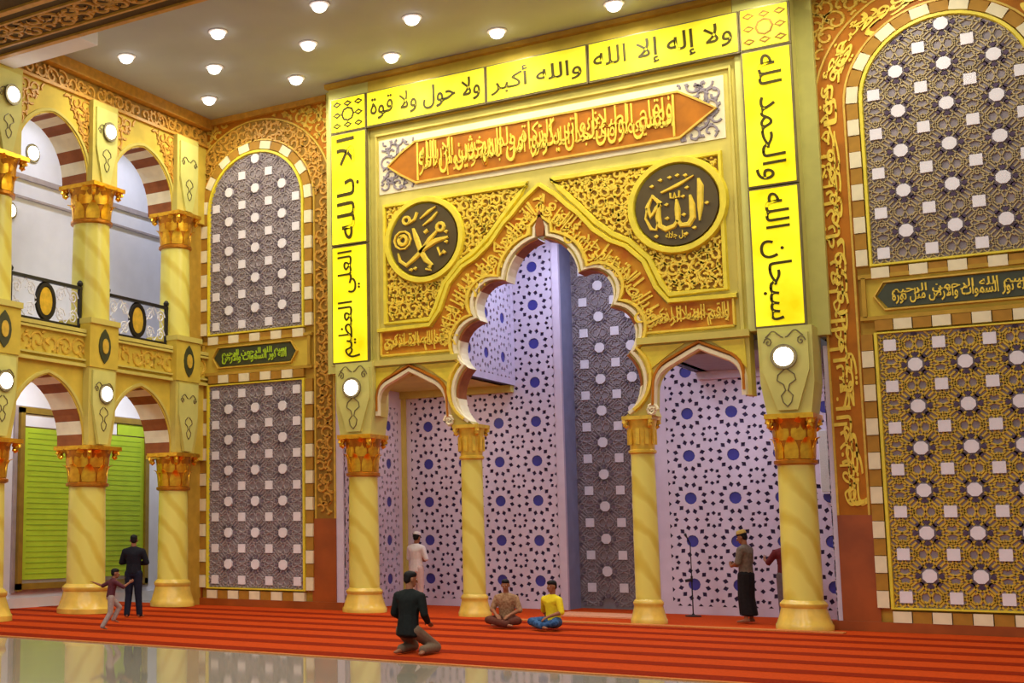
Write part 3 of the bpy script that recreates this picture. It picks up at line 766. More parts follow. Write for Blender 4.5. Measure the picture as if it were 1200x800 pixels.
def capital(par, r, z0, z1, leafy=True, m='gold', md='gold_dark'):
    h = z1-z0
    cap = MB().lathe([(r*.98, z0), (r*1.12, z0+.03*h), (r*1.12, z0+.09*h), (r*.98, z0+.12*h), (r*1.0, z0+.3*h), (r*1.08, z0+.6*h), (r*1.2, z0+.86*h), (r*1.24, z0+.9*h)], 20).build('capital', M[md], par, smooth=True)
    MB().box((0, 0, z1-.05*h), (r*2.5, r*2.5, .1*h)).build('abacus', M[m], cap)
    if leafy:
        key = (round(r, 2), round(h, 2))
        if key not in _leaf: _leaf[key] = (leaf_mesh(.46*h, r*.74, r*.26, m=m), leaf_mesh(.48*h, r*.76, r*.3, m=m))
        for rowi in (0, 1):
            for k in range(8):
                a = 2*pi*(k+.5*rowi)/8; rr = r*(.98+.06*rowi)
                link('acanthus_leaf', _leaf[key][rowi], cap, (rr*sin(a), -rr*cos(a), z0+(.12+.36*rowi)*h), (0, 0, a))
    for a in (pi/4, 3*pi/4, 5*pi/4, 7*pi/4):
        mb = MB(); d = Vector((cos(a), sin(a), 0))
        mb.tube([Vector((0, 0, z1-.2*h))+d*(r*1.42+(.15*r*(1-k/12))*cos(k*.9))+Vector((0, 0, .14*h*(1-k/12)*sin(k*.9))) for k in range(11)], .045*h+.01, 6)
        mb.build('volute', M[m], cap, smooth=True)
    return cap
def col_base(par, r, z, h, m='marble_base', square=False):
    mb = MB()
    mb.lathe([(r*1.45, z), (r*1.45, z+.16*h), (r*1.38, z+.22*h), (r*1.3, z+.38*h), (r*1.18, z+.62*h), (r*1.14, z+.74*h), (r*1.2, z+.8*h), (r*1.2, z+.88*h), (r*1.1, z+.95*h), (r*1.02, z+h)], 28)
    mb.build('base', M[m], par, smooth=True)
def shaft(par, r, z0, z1, name='shaft'):
    return MB().lathe([(r, z0), (r*.99, z0+(z1-z0)*.4), (r*.94, z1)], 28).build(name, M['marble'], par, smooth=True)
def lamp(loc, axis, label, r=.15):
    t = empty('wall_lamp', loc, (0, 0, 0 if axis == 'y' else pi/2)); tag(t, label, 'lamp', 'round wall lamps')
    n = 20
    MB().prism([((r+.06)*cos(2*pi*k/n), (r+.06)*sin(2*pi*k/n)) for k in range(n)], -.04, 0).build('backplate', M['box_metal'], t)
    prof = [(r*cos(k*pi/12), .04+r*.55*sin(k*pi/12)) for k in range(7)]
    mb = MB(); mb.lathe(prof, n, T=Matrix.Rotation(pi/2, 4, 'X')); mb.build('globe', M['lamp_on'], t, smooth=True)
    return t
def scroll_motif(mb, P, k=1.0):
    for s in (-1, 1):
        mb.ribbon([(s*(.02+.3*k*t/8), .62*k-.06*k*cos(t*.7)) for t in range(9)], .025, .015, P)
        mb.ribbon([(s*(.28+.08*(1-t/12)*cos(t*.8))*k, (.48+.1*(1-t/12)*sin(t*.8))*k) for t in range(12)], .022, .015, P)
        mb.ribbon([(s*.02, -.02*k), (s*.14*k, -.12*k), (s*.16*k, -.22*k), (s*.05*k, -.3*k), (s*.02, -.42*k)], .022, .015, P)
        mb.ribbon([(s*.02, -.4*k), (s*.1*k, -.5*k), (s*.07*k, -.62*k), (0, -.7*k)], .022, .015, P)
for s, cx in ((-1, -4.36), (1, 4.64)):
    cy = -.12
    t = empty('portal_column', (cx, cy, .016))
    tag(t, 'tall yellow marble column with gold capital under the %s light boxes' % ('left' if s < 0 else 'right'), 'column')
    r = .335
    col_base(t, r, 0, .52); shaft(t, r, .5, 2.95); capital(t, r, 2.92, 3.84)
    mb = MB()
    # impost block: full width at the top, pointed shield face narrowing to the capital
    w1, w0 = .47, .4
    v = []
    for z, wx, wy in ((3.84, .38, .34), (4.4, .46, .36), (5.42, .47, .38)):
        v += [(-wx, -wy, z), (wx, -wy, z), (wx, wy, z), (-wx, wy, z)]
    f = [(0, 3, 2, 1), (8, 9, 10, 11)]+[(4*i+k, 4*i+(k+1) % 4, 4*i+4+(k+1) % 4, 4*i+4+k) for i in (0, 1) for k in range(4)]
    mb.add(v, f)
    b = mb.build('impost_block', M['pale_green'], t)
    MB().prism([(-.4, 5.3), (.4, 5.3), (.4, 4.62), (.17, 3.9), (-.17, 3.9), (-.4, 4.62)], -.42, -.3).build('shield_face', M['pale_green'], b)
    mb = MB(); sm = MB(); scroll_motif(sm, lambda u, v_, h: (u, -.42-h, 4.66+v_)); sm.build('scroll_motif', M['box_metal'], b)
    lamp((cx-.02, cy-.42, 4.88), 'y', 'bright round lamp on the block above the %s portal column' % ('left' if s < 0 else 'right'), .17)
for s, cx in ((-1, -1.77), (1, 1.84)):
    t = empty('arch_column', (cx, -.08, .016)); tag(t, 'slender yellow marble column carrying the %s foot of the lobed arch' % ('left' if s < 0 else 'right'), 'column')
    r = .235
    col_base(t, r, 0, .45); shaft(t, r, .43, 3.25)
    cp = capital(t, r, 3.22, 3.95, False, 'gold_cap', 'gold_cap')
    mb = MB()
    for a in range(10): mb.box((0, 0, 0), (.07, .03, .3), 0, Matrix.Rotation(2*pi*a/10, 4, 'Z') @ Matrix.Translation((0, -r*1.12, 3.55)))
    mb.build('fluting', M['gold_cap'], cp)

# ---- left arcade: two storeys
XA = -9.15; XF = -8.82    # wall plane and front plane of the blocks
colY = [-.78, -3.82, -6.86, -9.9]
AR = empty('wall_arcade_left'); struct(AR)
def pointed(yc, hw, zs, za, n=9):
    # pointed horseshoe: from right spring over the apex to left spring (in y,z)
    a = arc3((hw, zs), (hw*.86, zs+(za-zs)*.52), (0, za), n)
    return [(yc+y, z) for y, z in a]+[(yc-y, z) for y, z in reversed(a[:-1])]
def storey(z_bot, zs, za, z_top, m_brown):
    pts = [(-11.5, z_bot)]
    order = sorted(colY)
    for i in range(len(order)-1):
        yc = (order[i]+order[i+1])/2; hw = (order[i+1]-order[i])/2-.42
        pts += [(yc-hw, z_bot)]+list(reversed(pointed(yc, hw, zs, za)))+[(yc+hw, z_bot)]
    pts += [(wallY, z_bot), (wallY, z_top), (-11.5, z_top)]
    MB().prism(pts, XA-.5, XA+.22, 'x').build('arch_wall', M['wall_yellow'], AR)
    for i in range(len(order)-1):
        if order[i] < -9: continue
        yc = (order[i]+order[i+1])/2; hw = (order[i+1]-order[i])/2-.42
        MB().ribbon([(yc+(y-yc)*1.06, z+.06) for y, z in pointed(yc, hw, zs, za, 14)], .1, .05, PX(XA+.2)).build('arch_moulding', M['beige_gold'], AR)
        pt = pointed(yc, hw, zs, za, 14); N = 13; seg = (len(pt)-1)/N
        inn = pt
        out = pointed(yc, hw+.2, zs, za+.27, 14)
        for k in range(N):
            i0, i1 = int(round(k*seg)), int(round((k+1)*seg))
            pl = inn[i0:i1+1]+list(reversed(out[i0:i1+1]))
            pl = [(yc+(y-yc)*.985, z-.012) for y, z in inn[i0:i1+1]]+list(reversed(out[i0:i1+1]))
            MB().prism(pl, XA-.51, XA+.2, 'x').build('voussoir', M['voussoir_brown'] if k % 2 == 0 else M['cream'], AR)
storey(3.45, 3.55, 5.02, 5.28, 0)
storey(9.3, 9.35, 10.68, ZC, 0)
# floor beam with frieze, cornice on top
MB().box((XA, (-11.5+wallY)/2, 5.68), (.5, 11.5+wallY, .8)).build('floor_beam', M['wall_yellow'], AR)
mb = MB()
for zz, dd in ((5.3, .07), (5.42, .04), (5.96, .05), (6.05, .08)): mb.box((XA+.27, (-11.5+wallY)/2, zz), (.12, 11.5+wallY, dd))
mb.build('frieze_moulding', M['beige_gold'], AR)
mb = MB(); scrolls(mb, [(-9.5, 5.46), (.15, 5.46), (.15, 5.93), (-9.5, 5.93)], PX(XA+.25), .4, .07, .03, 51, .02)
stuff(mb.build('frieze_scrollwork', M['scroll_gold'], AR))
mb = MB(); mb.box((XA+.28, (-11.5+wallY)/2, 11.82), (.3, 11.5+wallY, .26)); mb.box((XA+.24, (-11.5+wallY)/2, 11.3), (.1, 11.5+wallY, .07))
mb.build('cornice', M['scroll_brown'], AR)
mb = MB(); mb.box((XA+.225, (-11.5+wallY)/2, 11.5), (.03, 11.5+wallY, .36)); mb.build('cornice_field', M['olive_brown'], AR)
mb = MB(); scrolls(mb, [(-9.5, 11.32), (.15, 11.32), (.15, 11.68), (-9.5, 11.68)], PX(XA+.24), .32, .07, .04, 61, .01)
# spandrel scrolls of the upper storey
for yc in (-2.3, -5.34):
    for s in (-1, 1):
        scrolls(mb, [(yc+s*.45, 10.95), (yc+s*1.25, 9.7), (yc+s*1.5, 9.7), (yc+s*1.5, 11.25), (yc+s*.1, 11.25)], PX(XA+.22), .3, .06, .03, 71, .02)
stuff(mb.build('spandrel_scrollwork', M['scroll_brown'], AR))
# oval bosses in the lower and upper spandrels
for yc in (-2.3, -5.34):
    for s in (-1, 1):
        for z in (4.92, 10.6):
            mb = MB(); mb.prism([(yc+s*1.22+.13*cos(a*pi/8), z+.2*sin(a*pi/8)) for a in range(16)], XA+.22, XA+.26, 'x'); mb.build('spandrel_boss', M['dark_brown'], AR)
for i, cy in enumerate(colY[:3]):
    t = empty('arcade_column', (XA, cy, .022))
    tag(t, ('half-hidden yellow arcade column nearest the back wall corner', 'free-standing two-storey yellow arcade column with lamps, beside the standing man in black', 'two-storey yellow arcade column cut by the left picture edge')[i], 'column')
    r = .42 if i else .36
    col_base(t, r, 0, .62); shaft(t, r, .6, 2.72); capital(t, r, 2.68, 3.56)
    hw, hd = .45, .4
    v = []
    for z, wy, wx in ((3.56, .36, .33), (4.15, .44, .38), (5.26, .45, .4)):
        v += [(-wx, -wy, z), (wx, -wy, z), (wx, wy, z), (-wx, wy, z)]
    f = [(0, 3, 2, 1), (8, 9, 10, 11)]+[(4*q+k, 4*q+(k+1) % 4, 4*q+4+(k+1) % 4, 4*q+4+k) for q in (0, 1) for k in range(4)]
    b = MB().add(v, f).build('impost_block', M['beige_gold'], t)
    MB().prism([(-.36, 5.2), (.36, 5.2), (.36, 4.45), (.14, 3.6), (-.14, 3.6), (-.36, 4.45)], .36, .44, 'x').build('shield_face', M['pale_green'], b)
    sm = MB(); scroll_motif(sm, lambda u, v_, h: (.44+h, u, 4.42+v_*.9), .85); sm.build('scroll_motif', M['box_metal'], b)
    # diamond block at floor level
    d = MB().box((0, 0, 5.74), (.86, .94, .96)).build('diamond_block', M['wall_yellow'], t)
    dia = [(-.16, 5.74), (0, 6.1), (.16, 5.74), (0, 5.38)]
    MB().prism(arc3((0, 6.12), (.19, 5.74), (0, 5.36), 6)+arc3((0, 5.36), (-.19, 5.74), (0, 6.12), 6)[1:-1], .43, .46, 'x').build('diamond_plate', M['green_dark'], d)
    MB().prism([(.1*cos(a*pi/6), 5.74+.17*sin(a*pi/6)) for a in range(12)], .46, .48, 'x').build('diamond_boss', M['scroll_gold'], d)
    MB().box((0, 0, 6.27), (.95, .98, .12)).build('upper_plinth', M['beige_gold'], t)
    shaft(t, r*1.02, 6.3, 8.52, 'upper_shaft'); capital(t, r, 8.48, 9.36)
    b = MB().box((0, 0, 10.3), (.74, .84, 1.9)).build('upper_block', M['beige_gold'], t)
    MB().prism([(-.34, 11.1), (.34, 11.1), (.34, 10.2), (.13, 9.4), (-.13, 9.4), (-.34, 10.2)], .34, .42, 'x').build('shield_face', M['pale_green'], b)
    sm = MB(); scroll_motif(sm, lambda u, v_, h: (.42+h, u, 10.2+v_*.9), .85); sm.build('scroll_motif', M['box_metal'], b)
    if i:
        w_ = ('lower', 'upper')
        for q, z in enumerate((4.72, 10.62)):
            lamp((XA+.44, cy+.05, z), 'x', 'bright round lamp on the %s block of the arcade column %s' % (w_[q], 'beside the man in black' if i == 1 else 'at the left picture edge'), .16)
# pilaster strip in the corner
MB().box((-9.27, -.1, ZC/2), (.5, .55, ZC)).build('corner_pilaster', M['wall_ochre'], AR)

# ---- gallery behind the arcade
XG = -11.6
wg = struct(MB().box((XG-.1, -5, ZC/2), (.2, 19, ZC)).build('wall_gallery', M['white']))
for zz, hh in ((10.1, .12), (9.6, .05), (.12, .24)): MB().box((XG+.03, -5, zz), (.06, 19, hh)).build('wall_moulding', M['trim_white'] if zz < 1 else M['screen_line'], wg)
struct(MB().box(((XG+XA)/2-.1, -5, 5.9), (XA-XG-.2, 19, .3)).build('ceiling_gallery', M['white']))
struct(MB().box(((XG-9.4)/2, 4.6, ZC/2), (2.3, .2, ZC)).build('wall_gallery_end', M['white']))
for gy in (-6.5, -3.5, 0, 3):
    area_light('gallery_lamp', (-10.3, gy, 11.7), 46, .4, (.74, .8, 1))
    area_light('gallery_lamp', (-10.3, gy, 5.7), 46, .4, (.86, .9, 1))
# lamps on the gallery wall
lamp((XG, -3.25, 10.75), 'x', 'round lamp high on the white wall seen through the upper left arch', .17)
lamp((XG, -3.95, 9.2), 'x', 'round lamp on the white upper gallery wall at the left picture edge', .15)
# framed green board
gb = empty('green_board', (XG, -1.2, 0)); tag(gb, 'large lime green lined board in a gold frame behind the left columns', 'board')
MB().box((.03, 0, 2.5), (.06, 4.9, 4.3)).build('mount', M['screen_line'], gb)
MB().box((.07, 0, 2.4), (.04, 4.4, 3.5)).build('lined_panel', M['lime'], gb)
mb = MB()
for k in range(27): mb.box((.092, 0, .78+k*.125), (.006, 4.1, .022))
stuff(mb.build('ruled_line', M['lime_line'], gb))
for k in range(4): MB().box((.08, -1.65+1.1*k, 4.32), (.05, 1.06, .28)).build('header_cell', M['white'] if k % 2 == 0 else M['lime'], gb)
fr = MB()
for y in (-2.28, 2.28): fr.box((.09, y, 2.5), (.12, .14, 4.2))
for z in (.5, 4.55): fr.box((.09, 0, z), (.12, 4.7, .14))
fr.build('frame', M['frame_gold'], gb)

# ---- balcony railings between the upper columns
def railing(y0, y1, label):
    yc = (y0+y1)/2; ln = y1-y0; t = empty('balcony_railing', (XA+.1, yc, 6.1)); tag(t, label, 'railing', 'balcony railings')
    MB().box((0, 0, .92), (.08, ln, .07)).build('top_rail', M['black'], t)
    MB().box((0, 0, .06), (.06, ln, .05)).build('bottom_rail', M['black'], t)
    for s in (-1, 1):
        p = MB().box((0, s*(ln/2-.04), .46), (.07, .07, .92)).build('post', M['black'], t)
        MB().lathe([(.02, .95), (.06, .98), (.07, 1.03), (.04, 1.08), (.005, 1.1)], 10, (0, s*(ln/2-.04))).build('knob', M['black'], p, smooth=True)
    for s in (-1, 1):
        mb = MB()
        for a, b in ((.45, .25), (.45, .68), (.85, .25), (.85, .68)):
            mb.tube([(0, s*(a+.16*(1-k/15)*cos(k*.85)), b+.17*(1-k/15)*sin(k*.85)) for k in range(14)], .016, 5)
        mb.tube([(0, s*.27, .46), (0, s*.6, .9)], .014, 5); mb.tube([(0, s*.27, .46), (0, s*.6, .08)], .014, 5)
        mb.tube([(0, s*.6, .9), (0, s*.95, .46), (0, s*.6, .08)], .014, 5)
        stuff(mb.build('scroll_bar', M['trim_white'], t))
    MB().ribbon([(.25*cos(a*pi/12), .48+.36*sin(a*pi/12)) for a in range(24)], .13, .05, PX(-.02), closed=True).build('oval_ring', M['black'], t)
    MB().prism([(.19*cos(a*pi/12), .48+.3*sin(a*pi/12)) for a in range(24)], -.02, .015, 'x').build('oval_plate', M['gold_cap'], t)
railing(-3.4, -1.2, 'black railing with oval medallion on the balcony right of the free-standing arcade column')
railing(-6.44, -4.24, 'black railing with oval medallion on the balcony left of the free-standing arcade column')

# ---- carpet rows, threshold, rug
cp = empty('carpet', (0, 0, 0)); tag(cp, 'orange red prayer carpet laid in rows before the portal wall', 'carpet')
y = -9.15; CX0, CX1 = -11.55, 17.3; depth = 1.27
k = 0
while y < -.9:
    MB().box(((CX0+CX1)/2, y+depth*.5, .008), (CX1-CX0, depth-.02, .016)).build('carpet_row', M['carpet'], cp)
    MB().box(((CX0+CX1)/2, y+.28, .0175), (CX1-CX0, .46, .005)).build('row_border', M['carpet_dark'], cp)
    y += depth; k += 1
MB().box(((CX0+CX1)/2, -9.21, .008), (CX1-CX0, .1, .016)).build('carpet_edge', M['carpet_gold'], cp)
MB().box(((CX0+CX1)/2, (y+.08)/2, .007), (CX1-CX0, .08-y, .014)).build('carpet_row', M['carpet'], cp)
MB().box((0, (.08+YB-.04)/2, .007), (2*XS-.1, YB-.12, .014)).build('carpet_niche', M['carpet'], cp)
MB().box((0, (YB+YR)/2-.04, .006), (2*RX-.1, YR-YB-.06, .012)).build('carpet_niche', M['carpet'], cp)
tag(MB().box((2.1, -.72, .0265), (6.6, .3, .02)).build('threshold_strip', M['carpet_gold']), 'tan threshold strip across the floor before the right columns', 'strip')
rg = empty('prayer_rug', (.3, 1.6, .015)); tag(rg, 'pale rose prayer rug lying in the middle of the niche floor', 'rug')
MB().box((0, 0, .008), (1.9, 1.5, .016)).build('field', M['rug'], rg)
MB().box((0, -.68, .018), (1.8, .06, .006)).build('border_stripe', M['carpet_gold'], rg); MB().box((0, .68, .018), (1.8, .06, .006)).build('border_stripe', M['carpet_gold'], rg)

# ---- ceiling downlights
rowsY = [(-1.25, [-7.8+2.45*k for k in range(7)]), (-2.87, [-6.46+2.45*k for k in range(7)]), (-4.47, [-7.65+2.45*k for k in range(7)])]
def visible(x, y_):
    d = Vector((x, y_, ZC))-Vector(cam.location)
    f_ = Vector((-sin(yaw)*cos(pitch), cos(yaw)*cos(pitch), sin(pitch))); r_ = Vector((cos(yaw), sin(yaw), 0)); u_ = r_.cross(f_)
    return 422.2-1509.2*d.dot(u_)/d.dot(f_) > -8
rown = ('front row nearest the back wall', 'middle row', 'row nearest the dark beam')
orders = ('first', 'second', 'third', 'fourth', 'fifth', 'sixth', 'seventh')
for ri, (yy, xs) in enumerate(rowsY):
    for k, x in enumerate(xs):
        if visible(x, yy):
            t = empty('ceiling_light', (x, yy, ZC)); tag(t, '%s round ceiling downlight from the left in the %s' % (orders[k], rown[ri]), 'light', 'ceiling downlights')
            MB().lathe([(.2, 0), (.2, -.02), (.15, -.03), (.14, -.01)], 20).build('trim_ring', M['trim_white'], t)
            MB().lathe([(.15, -.012), (.15, -.05), (.125, -.11), (.08, -.145), (.005, -.16)], 20).build('lens', M['down_on'], t, smooth=True)
        area_light('downlight', (x, yy, ZC-.2), 46, .28, (1, .97, .82))

# ---- column speakers and microphone stand in the niche
def speaker(loc, rz, label):
    t = empty('column_speaker', loc, (0, 0, rz)); tag(t, label, 'speaker', 'column speakers')
    MB().box((0, -.07, 0), (.2, .14, 1.3)).build('cabinet', M['white'], t)
    MB().box((0, -.145, 0), (.17, .012, 1.22)).build('grille', M['speaker'], t)
    MB().box((0, .0, .5), (.06, .06, .06)).build('bracket', M['box_metal'], t); MB().box((0, 0, -.5), (.06, .06, .06)).build('bracket', M['box_metal'], t)
speaker((4.56, YB-.05, 3.15), 0, 'pale column loudspeaker on the lattice right of the right portal column')
speaker((-XS+.05, .62, 2.15), pi/2, 'pale column loudspeaker on the lattice left of the left portal column')
ms = empty('microphone_stand', (1.98, 2.35, .0145)); tag(ms, 'thin black microphone stand in front of the right lattice wall', 'stand')
MB().lathe([(.16, 0), (.16, .02), (.03, .04), (.02, .06)], 16).build('base', M['black'], ms, smooth=True)
MB().lathe([(.013, .04), (.013, .7), (.022, .7), (.022, .82), (.011, .83), (.011, 1.5)], 10).build('pole', M['black'], ms)
MB().tube([(0, 0, 1.48), (-.03, -.1, 1.6), (-.05, -.16, 1.68)], [.012, .012, .03], 8).build('microphone', M['black'], ms, smooth=True)
MB().tube([(0, 0, .75), (-.12, -.05, .72)], [.03, .03], 8).build('clamp', M['black'], ms)

# ================================================================== PEOPLE
def ico(r):
    bm = bmesh.new(); bmesh.ops.create_icosphere(bm, subdivisions=2, radius=1)
    vs = [v.co.copy() for v in bm.verts]; bm.free(); return vs
ICO = ico(1)
class Blob:
    """union of hulls of ellipsoids, voxel-remeshed into one surface"""
    def __init__(s): s.bm = bmesh.new()
    def hull(s, ells):
        vs = []
        for c, r, Rm in ells:
            for p in ICO:
                q = Vector((p.x*r[0], p.y*r[1], p.z*r[2])); vs.append(s.bm.verts.new(Vector(c)+(Rm @ q if Rm else q)))
        bmesh.ops.convex_hull(s.bm, input=vs, use_existing_faces=False)
        loose = [v for v in vs if v.is_valid and not v.link_faces]
        if loose: bmesh.ops.delete(s.bm, geom=loose, context='VERTS')
    def cap(s, a, b, ra, rb): s.hull([(a, (ra,)*3, None), (b, (rb,)*3, None)])
    def ell(s, c, r, Rm=None): s.hull([(c, r, Rm)])
    def build(s, name, m, parent, vox):
        me = bpy.data.meshes.new(name); s.bm.to_mesh(me); s.bm.free()
        o = bpy.data.objects.new('tmp', me); COL.objects.link(o)
        md = o.modifiers.new('r', 'REMESH'); md.mode = 'VOXEL'; md.voxel_size = vox; md.use_smooth_shade = True
        sm = o.modifiers.new('s', 'SMOOTH'); sm.iterations = 2; sm.factor = .4
        dg = bpy.context.evaluated_depsgraph_get(); dg.update()
        m2 = bpy.data.meshes.new_from_object(o.evaluated_get(dg)); m2.name = name
        bpy.data.objects.remove(o); bpy.data.meshes.remove(me)
        m2.materials.clear(); m2.materials.append(m)
        m2.polygons.foreach_set('use_smooth', [True]*len(m2.polygons))
        return link(name, m2, parent)
V = Vector
def frame(up, right):
    u = up.normalized(); r = (right-u*right.dot(u)).normalized(); f = u.cross(r)
    return Matrix((r, f, u)).transposed()      # columns: right, forward, up
def hand(b, wr, d, n, side, curl, k):
    """palm + four fingers + thumb; d = finger direction, n = palm normal (towards the palm side)"""
    d = d.normalized(); n = (n-d*n.dot(d)).normalized(); sd = d.cross(n)*side      # sd: towards the thumb
    P_ = lambda a, c, e: wr+(d*a+sd*c+n*e)*k
    b.hull([(P_(.0, .0, 0), (.026*k,)*3, None), (P_(.085, .03, 0), (.015*k,)*3, None), (P_(.08, -.03, 0), (.014*k,)*3, None)])
    for i, (c, l) in enumerate(((.031, .072), (.0105, .082), (-.0105, .076), (-.031, .058))):
        p0 = P_(.083, c, 0); a1 = curl*.6; a2 = curl*1.5
        p1 = p0+(d*cos(a1)+n*sin(a1))*l*.5*k+sd*c*.12*k; p2 = p1+(d*cos(a2)+n*sin(a2))*l*.5*k
        b.cap(p0, p1, .0095*k, .0088*k); b.cap(p1, p2, .0088*k, .0075*k)
    p0 = P_(.02, .026, .004); p1 = P_(.052, .058, .014); p2 = P_(.08, .064, .03)
    b.cap(p0, p1, .0125*k, .0105*k); b.cap(p1, p2, .0105*k, .0085*k)
SKIN = mat('skin_brown', (150, 98, 70), .55, 0, .05, 20)
HAIR = mat('black_hair', (24, 19, 18), .6, 0, .2, 40)
EYE = mat('eye_white', (225, 220, 212), .3); PUP = mat('eye_dark', (30, 20, 16), .3); LIP = mat('lip', (130, 70, 60), .5)
def person(loc, rz, label, J, k, shirt, pants, sleeve='short', cap=None, hem=.0, shoes=None, sarong=False, group=None, pants_len=1.0):
    """J: joints in metres of a 1.70 m adult (scaled by k), local frame: x right, y forward, z up"""
    root = empty('person', loc, (0, 0, rz)); tag(root, label, 'person', group)
    j = {n: V(p)*k for n, p in J.items() if n not in ('lhand', 'rhand', 'look', 'curl')}
    up = (j['neck']-j['pelvis']); rt = (j['rsh']-j['lsh']); F = frame(up, rt)
    hipF = frame(up, j['rhip']-j['lhip'])
    A = lambda t: j['pelvis'].lerp(j['neck'], t)
    hd = j['head']; look = V(J.get('look', (0, 1, 0))).normalized(); hup = V(J.get('hup', (0, 0, 1)))
    hr = look.cross(hup).normalized(); H = Matrix((hr, look, hr.cross(look))).transposed()
    hp = lambda x, y, z: hd+H @ (V((x, y, z))*hk)
    hk = k*(1.0 if k > .9 else 1.0+(1-k)*.55)
    def torso(b, e, lo=0.0):
        r = lambda a, c, d: ((a*k+e), (c*k+e), (d*k+e))
        b.hull([(A(lo), r(.155, .11, .09), hipF), (A(.35), r(.14, .098, .07), F)])
        b.hull([(A(.35), r(.14, .098, .07), F), (A(.72), r(.165, .115, .1), F)])
        b.hull([(A(.72), r(.165, .115, .1), F), (j['lsh']-up.normalized()*.03*k, r(.052, .055, .052), None), (j['rsh']-up.normalized()*.03*k, r(.052, .055, .052), None), (A(.97), r(.06, .06, .045), F)])
    def arm(b, s, e, upto=2):
        b.cap(j[s+'sh']-up.normalized()*.028*k, j[s+'el'], .055*k+e, .042*k+e)
        if upto > 1: b.cap(j[s+'el'], j[s+'wr'], .042*k+e, .028*k+e)
    def leg(b, s, e, low=True, flare=0):
        b.cap(j[s+'hip'], j[s+'kn'], .088*k+e, .058*k+e+flare*.3)
        if low:
            an = j[s+'kn'].lerp(j[s+'an'], pants_len if e else 1)
            b.cap(j[s+'kn'], an, .056*k+e+flare*.3, .038*k+e+flare)
    b = Blob(); torso(b, 0)
    b.cap(A(.95), hd-H @ V((0, .02, .06))*hk, .058*k, .052*k)
    # head: skull, jaw, nose, ears, brow
    b.hull([(hp(0, -.015, .03), (.074*hk, .092*hk, .083*hk), H), (hp(0, .03, -.06), (.05*hk, .05*hk, .045*hk), H)])
    b.hull([(hp(0, .045, -.085), (.028*hk, .028*hk, .024*hk), H), (hp(0, .0, -.05), (.055*hk, .06*hk, .05*hk), H)])
    b.hull([(hp(0, .082, .018), (.009*hk,)*3, None), (hp(0, .103, -.028), (.016*hk, .014*hk, .012*hk), H)])
    for s in (-1, 1): b.ell(hp(s*.078, -.012, -.005), (.012*hk, .02*hk, .033*hk), H)
    for s in ('l', 'r'):
        arm(b, s, 0); leg(b, s, 0)
        sd = -1 if s == 'l' else 1
        hdv, hn = J.get(s+'hand', ((0, 0, -1), (-sd, 0, 0)))
        hand(b, j[s+'wr'], V(hdv), V(hn), sd, J.get('curl', .35), k)
        b.hull([(j[s+'an']+V((0, 0, -.02))*k, (.038*k,)*3, None), (j[s+'toe'], (.036*k, .036*k, .02*k), None)])
        b.ell(j[s+'an'].lerp(j[s+'toe'], -.22)+V((0, 0, -.035))*k, (.032*k,)*3)
    body = b.build('body', SKIN, root, .0075)
    # face details
    for s in (-1, 1):
        e = MB(); e.add([hp(s*.031, .076, .012)+p*.0135*hk for p in ICO], [])
        eb = bmesh.new(); bmesh.ops.create_icosphere(eb, subdivisions=1, radius=.0105*hk); me = bpy.data.meshes.new('eye'); eb.to_mesh(me); eb.free(); me.materials.append(EYE)
        eo = link('eye', me, root, hp(s*.031, .077, .012))
        eb = bmesh.new(); bmesh.ops.create_icosphere(eb, subdivisions=1, radius=.0065*hk); me = bpy.data.meshes.new('pupil'); eb.to_mesh(me); eb.free(); me.materials.append(PUP)
        link('pupil', me, eo, H @ V((0, .0058, 0))*hk)
    mb = MB(); mb.tube([hp(-.022, .078, -.063), hp(0, .088, -.061), hp(.022, .078, -.063)], [.003*hk, .0065*hk, .003*hk], 6); mb.build('mouth', LIP, root)
    # hair or cap
    b = Blob(); b.hull([(hp(0, -.03, .05), (.08*hk, .088*hk, .075*hk), H), (hp(0, .01, .075), (.072*hk, .075*hk, .05*hk), H)])
    b.hull([(hp(0, -.055, .0), (.07*hk, .055*hk, .07*hk), H), (hp(0, -.04, .05), (.078*hk, .07*hk, .06*hk), H)])
    b.build('hair', HAIR, root, .01)
    if cap:
        b = Blob(); b.hull([(hp(0, -.02, .075), (.088*hk, .1*hk, .02*hk), H), (hp(0, -.02, .13), (.078*hk, .088*hk, .02*hk), H)]); b.build('cap', cap, root, .01)
    b = Blob(); torso(b, .016*k, -.02)
    if hem: b.hull([(A(0), (.172*k, .128*k, .1*k), hipF), (A(-hem), (.178*k, .135*k, .04*k), hipF)])
    for s in ('l', 'r'): arm(b, s, .017*k, 2 if sleeve == 'long' else 1)
    b.build('shirt', shirt, root, .012)
    b = Blob(); b.hull([(A(.12), (.16*k, .115*k, .05*k), hipF), (A(-.08), (.165*k, .12*k, .09*k), hipF)])
    if sarong:
        c = (j['lan']+j['ran'])/2+V((0, 0, .08))*k; kc = (j['lkn']+j['rkn'])/2
        b.hull([(A(-.05), (.2*k, .14*k, .09*k), hipF), (kc, (.2*k, .14*k, .05*k), None)]); b.hull([(kc, (.2*k, .14*k, .05*k), None), (c, (.19*k, .16*k, .03*k), None)])
    else:
        for s in ('l', 'r'): leg(b, s, .017*k, True, .012*k)
    b.build('trousers' if not sarong else 'sarong', pants, root, .012)
    if shoes:
        for s in ('l', 'r'):
            b = Blob(); b.hull([(j[s+'an']+V((0, -.03, -.03))*k, (.045*k,)*3, None), (j[s+'toe'], (.046*k, .046*k, .03*k), None)]); b.build('sock', shoes, root, .01)
    return root
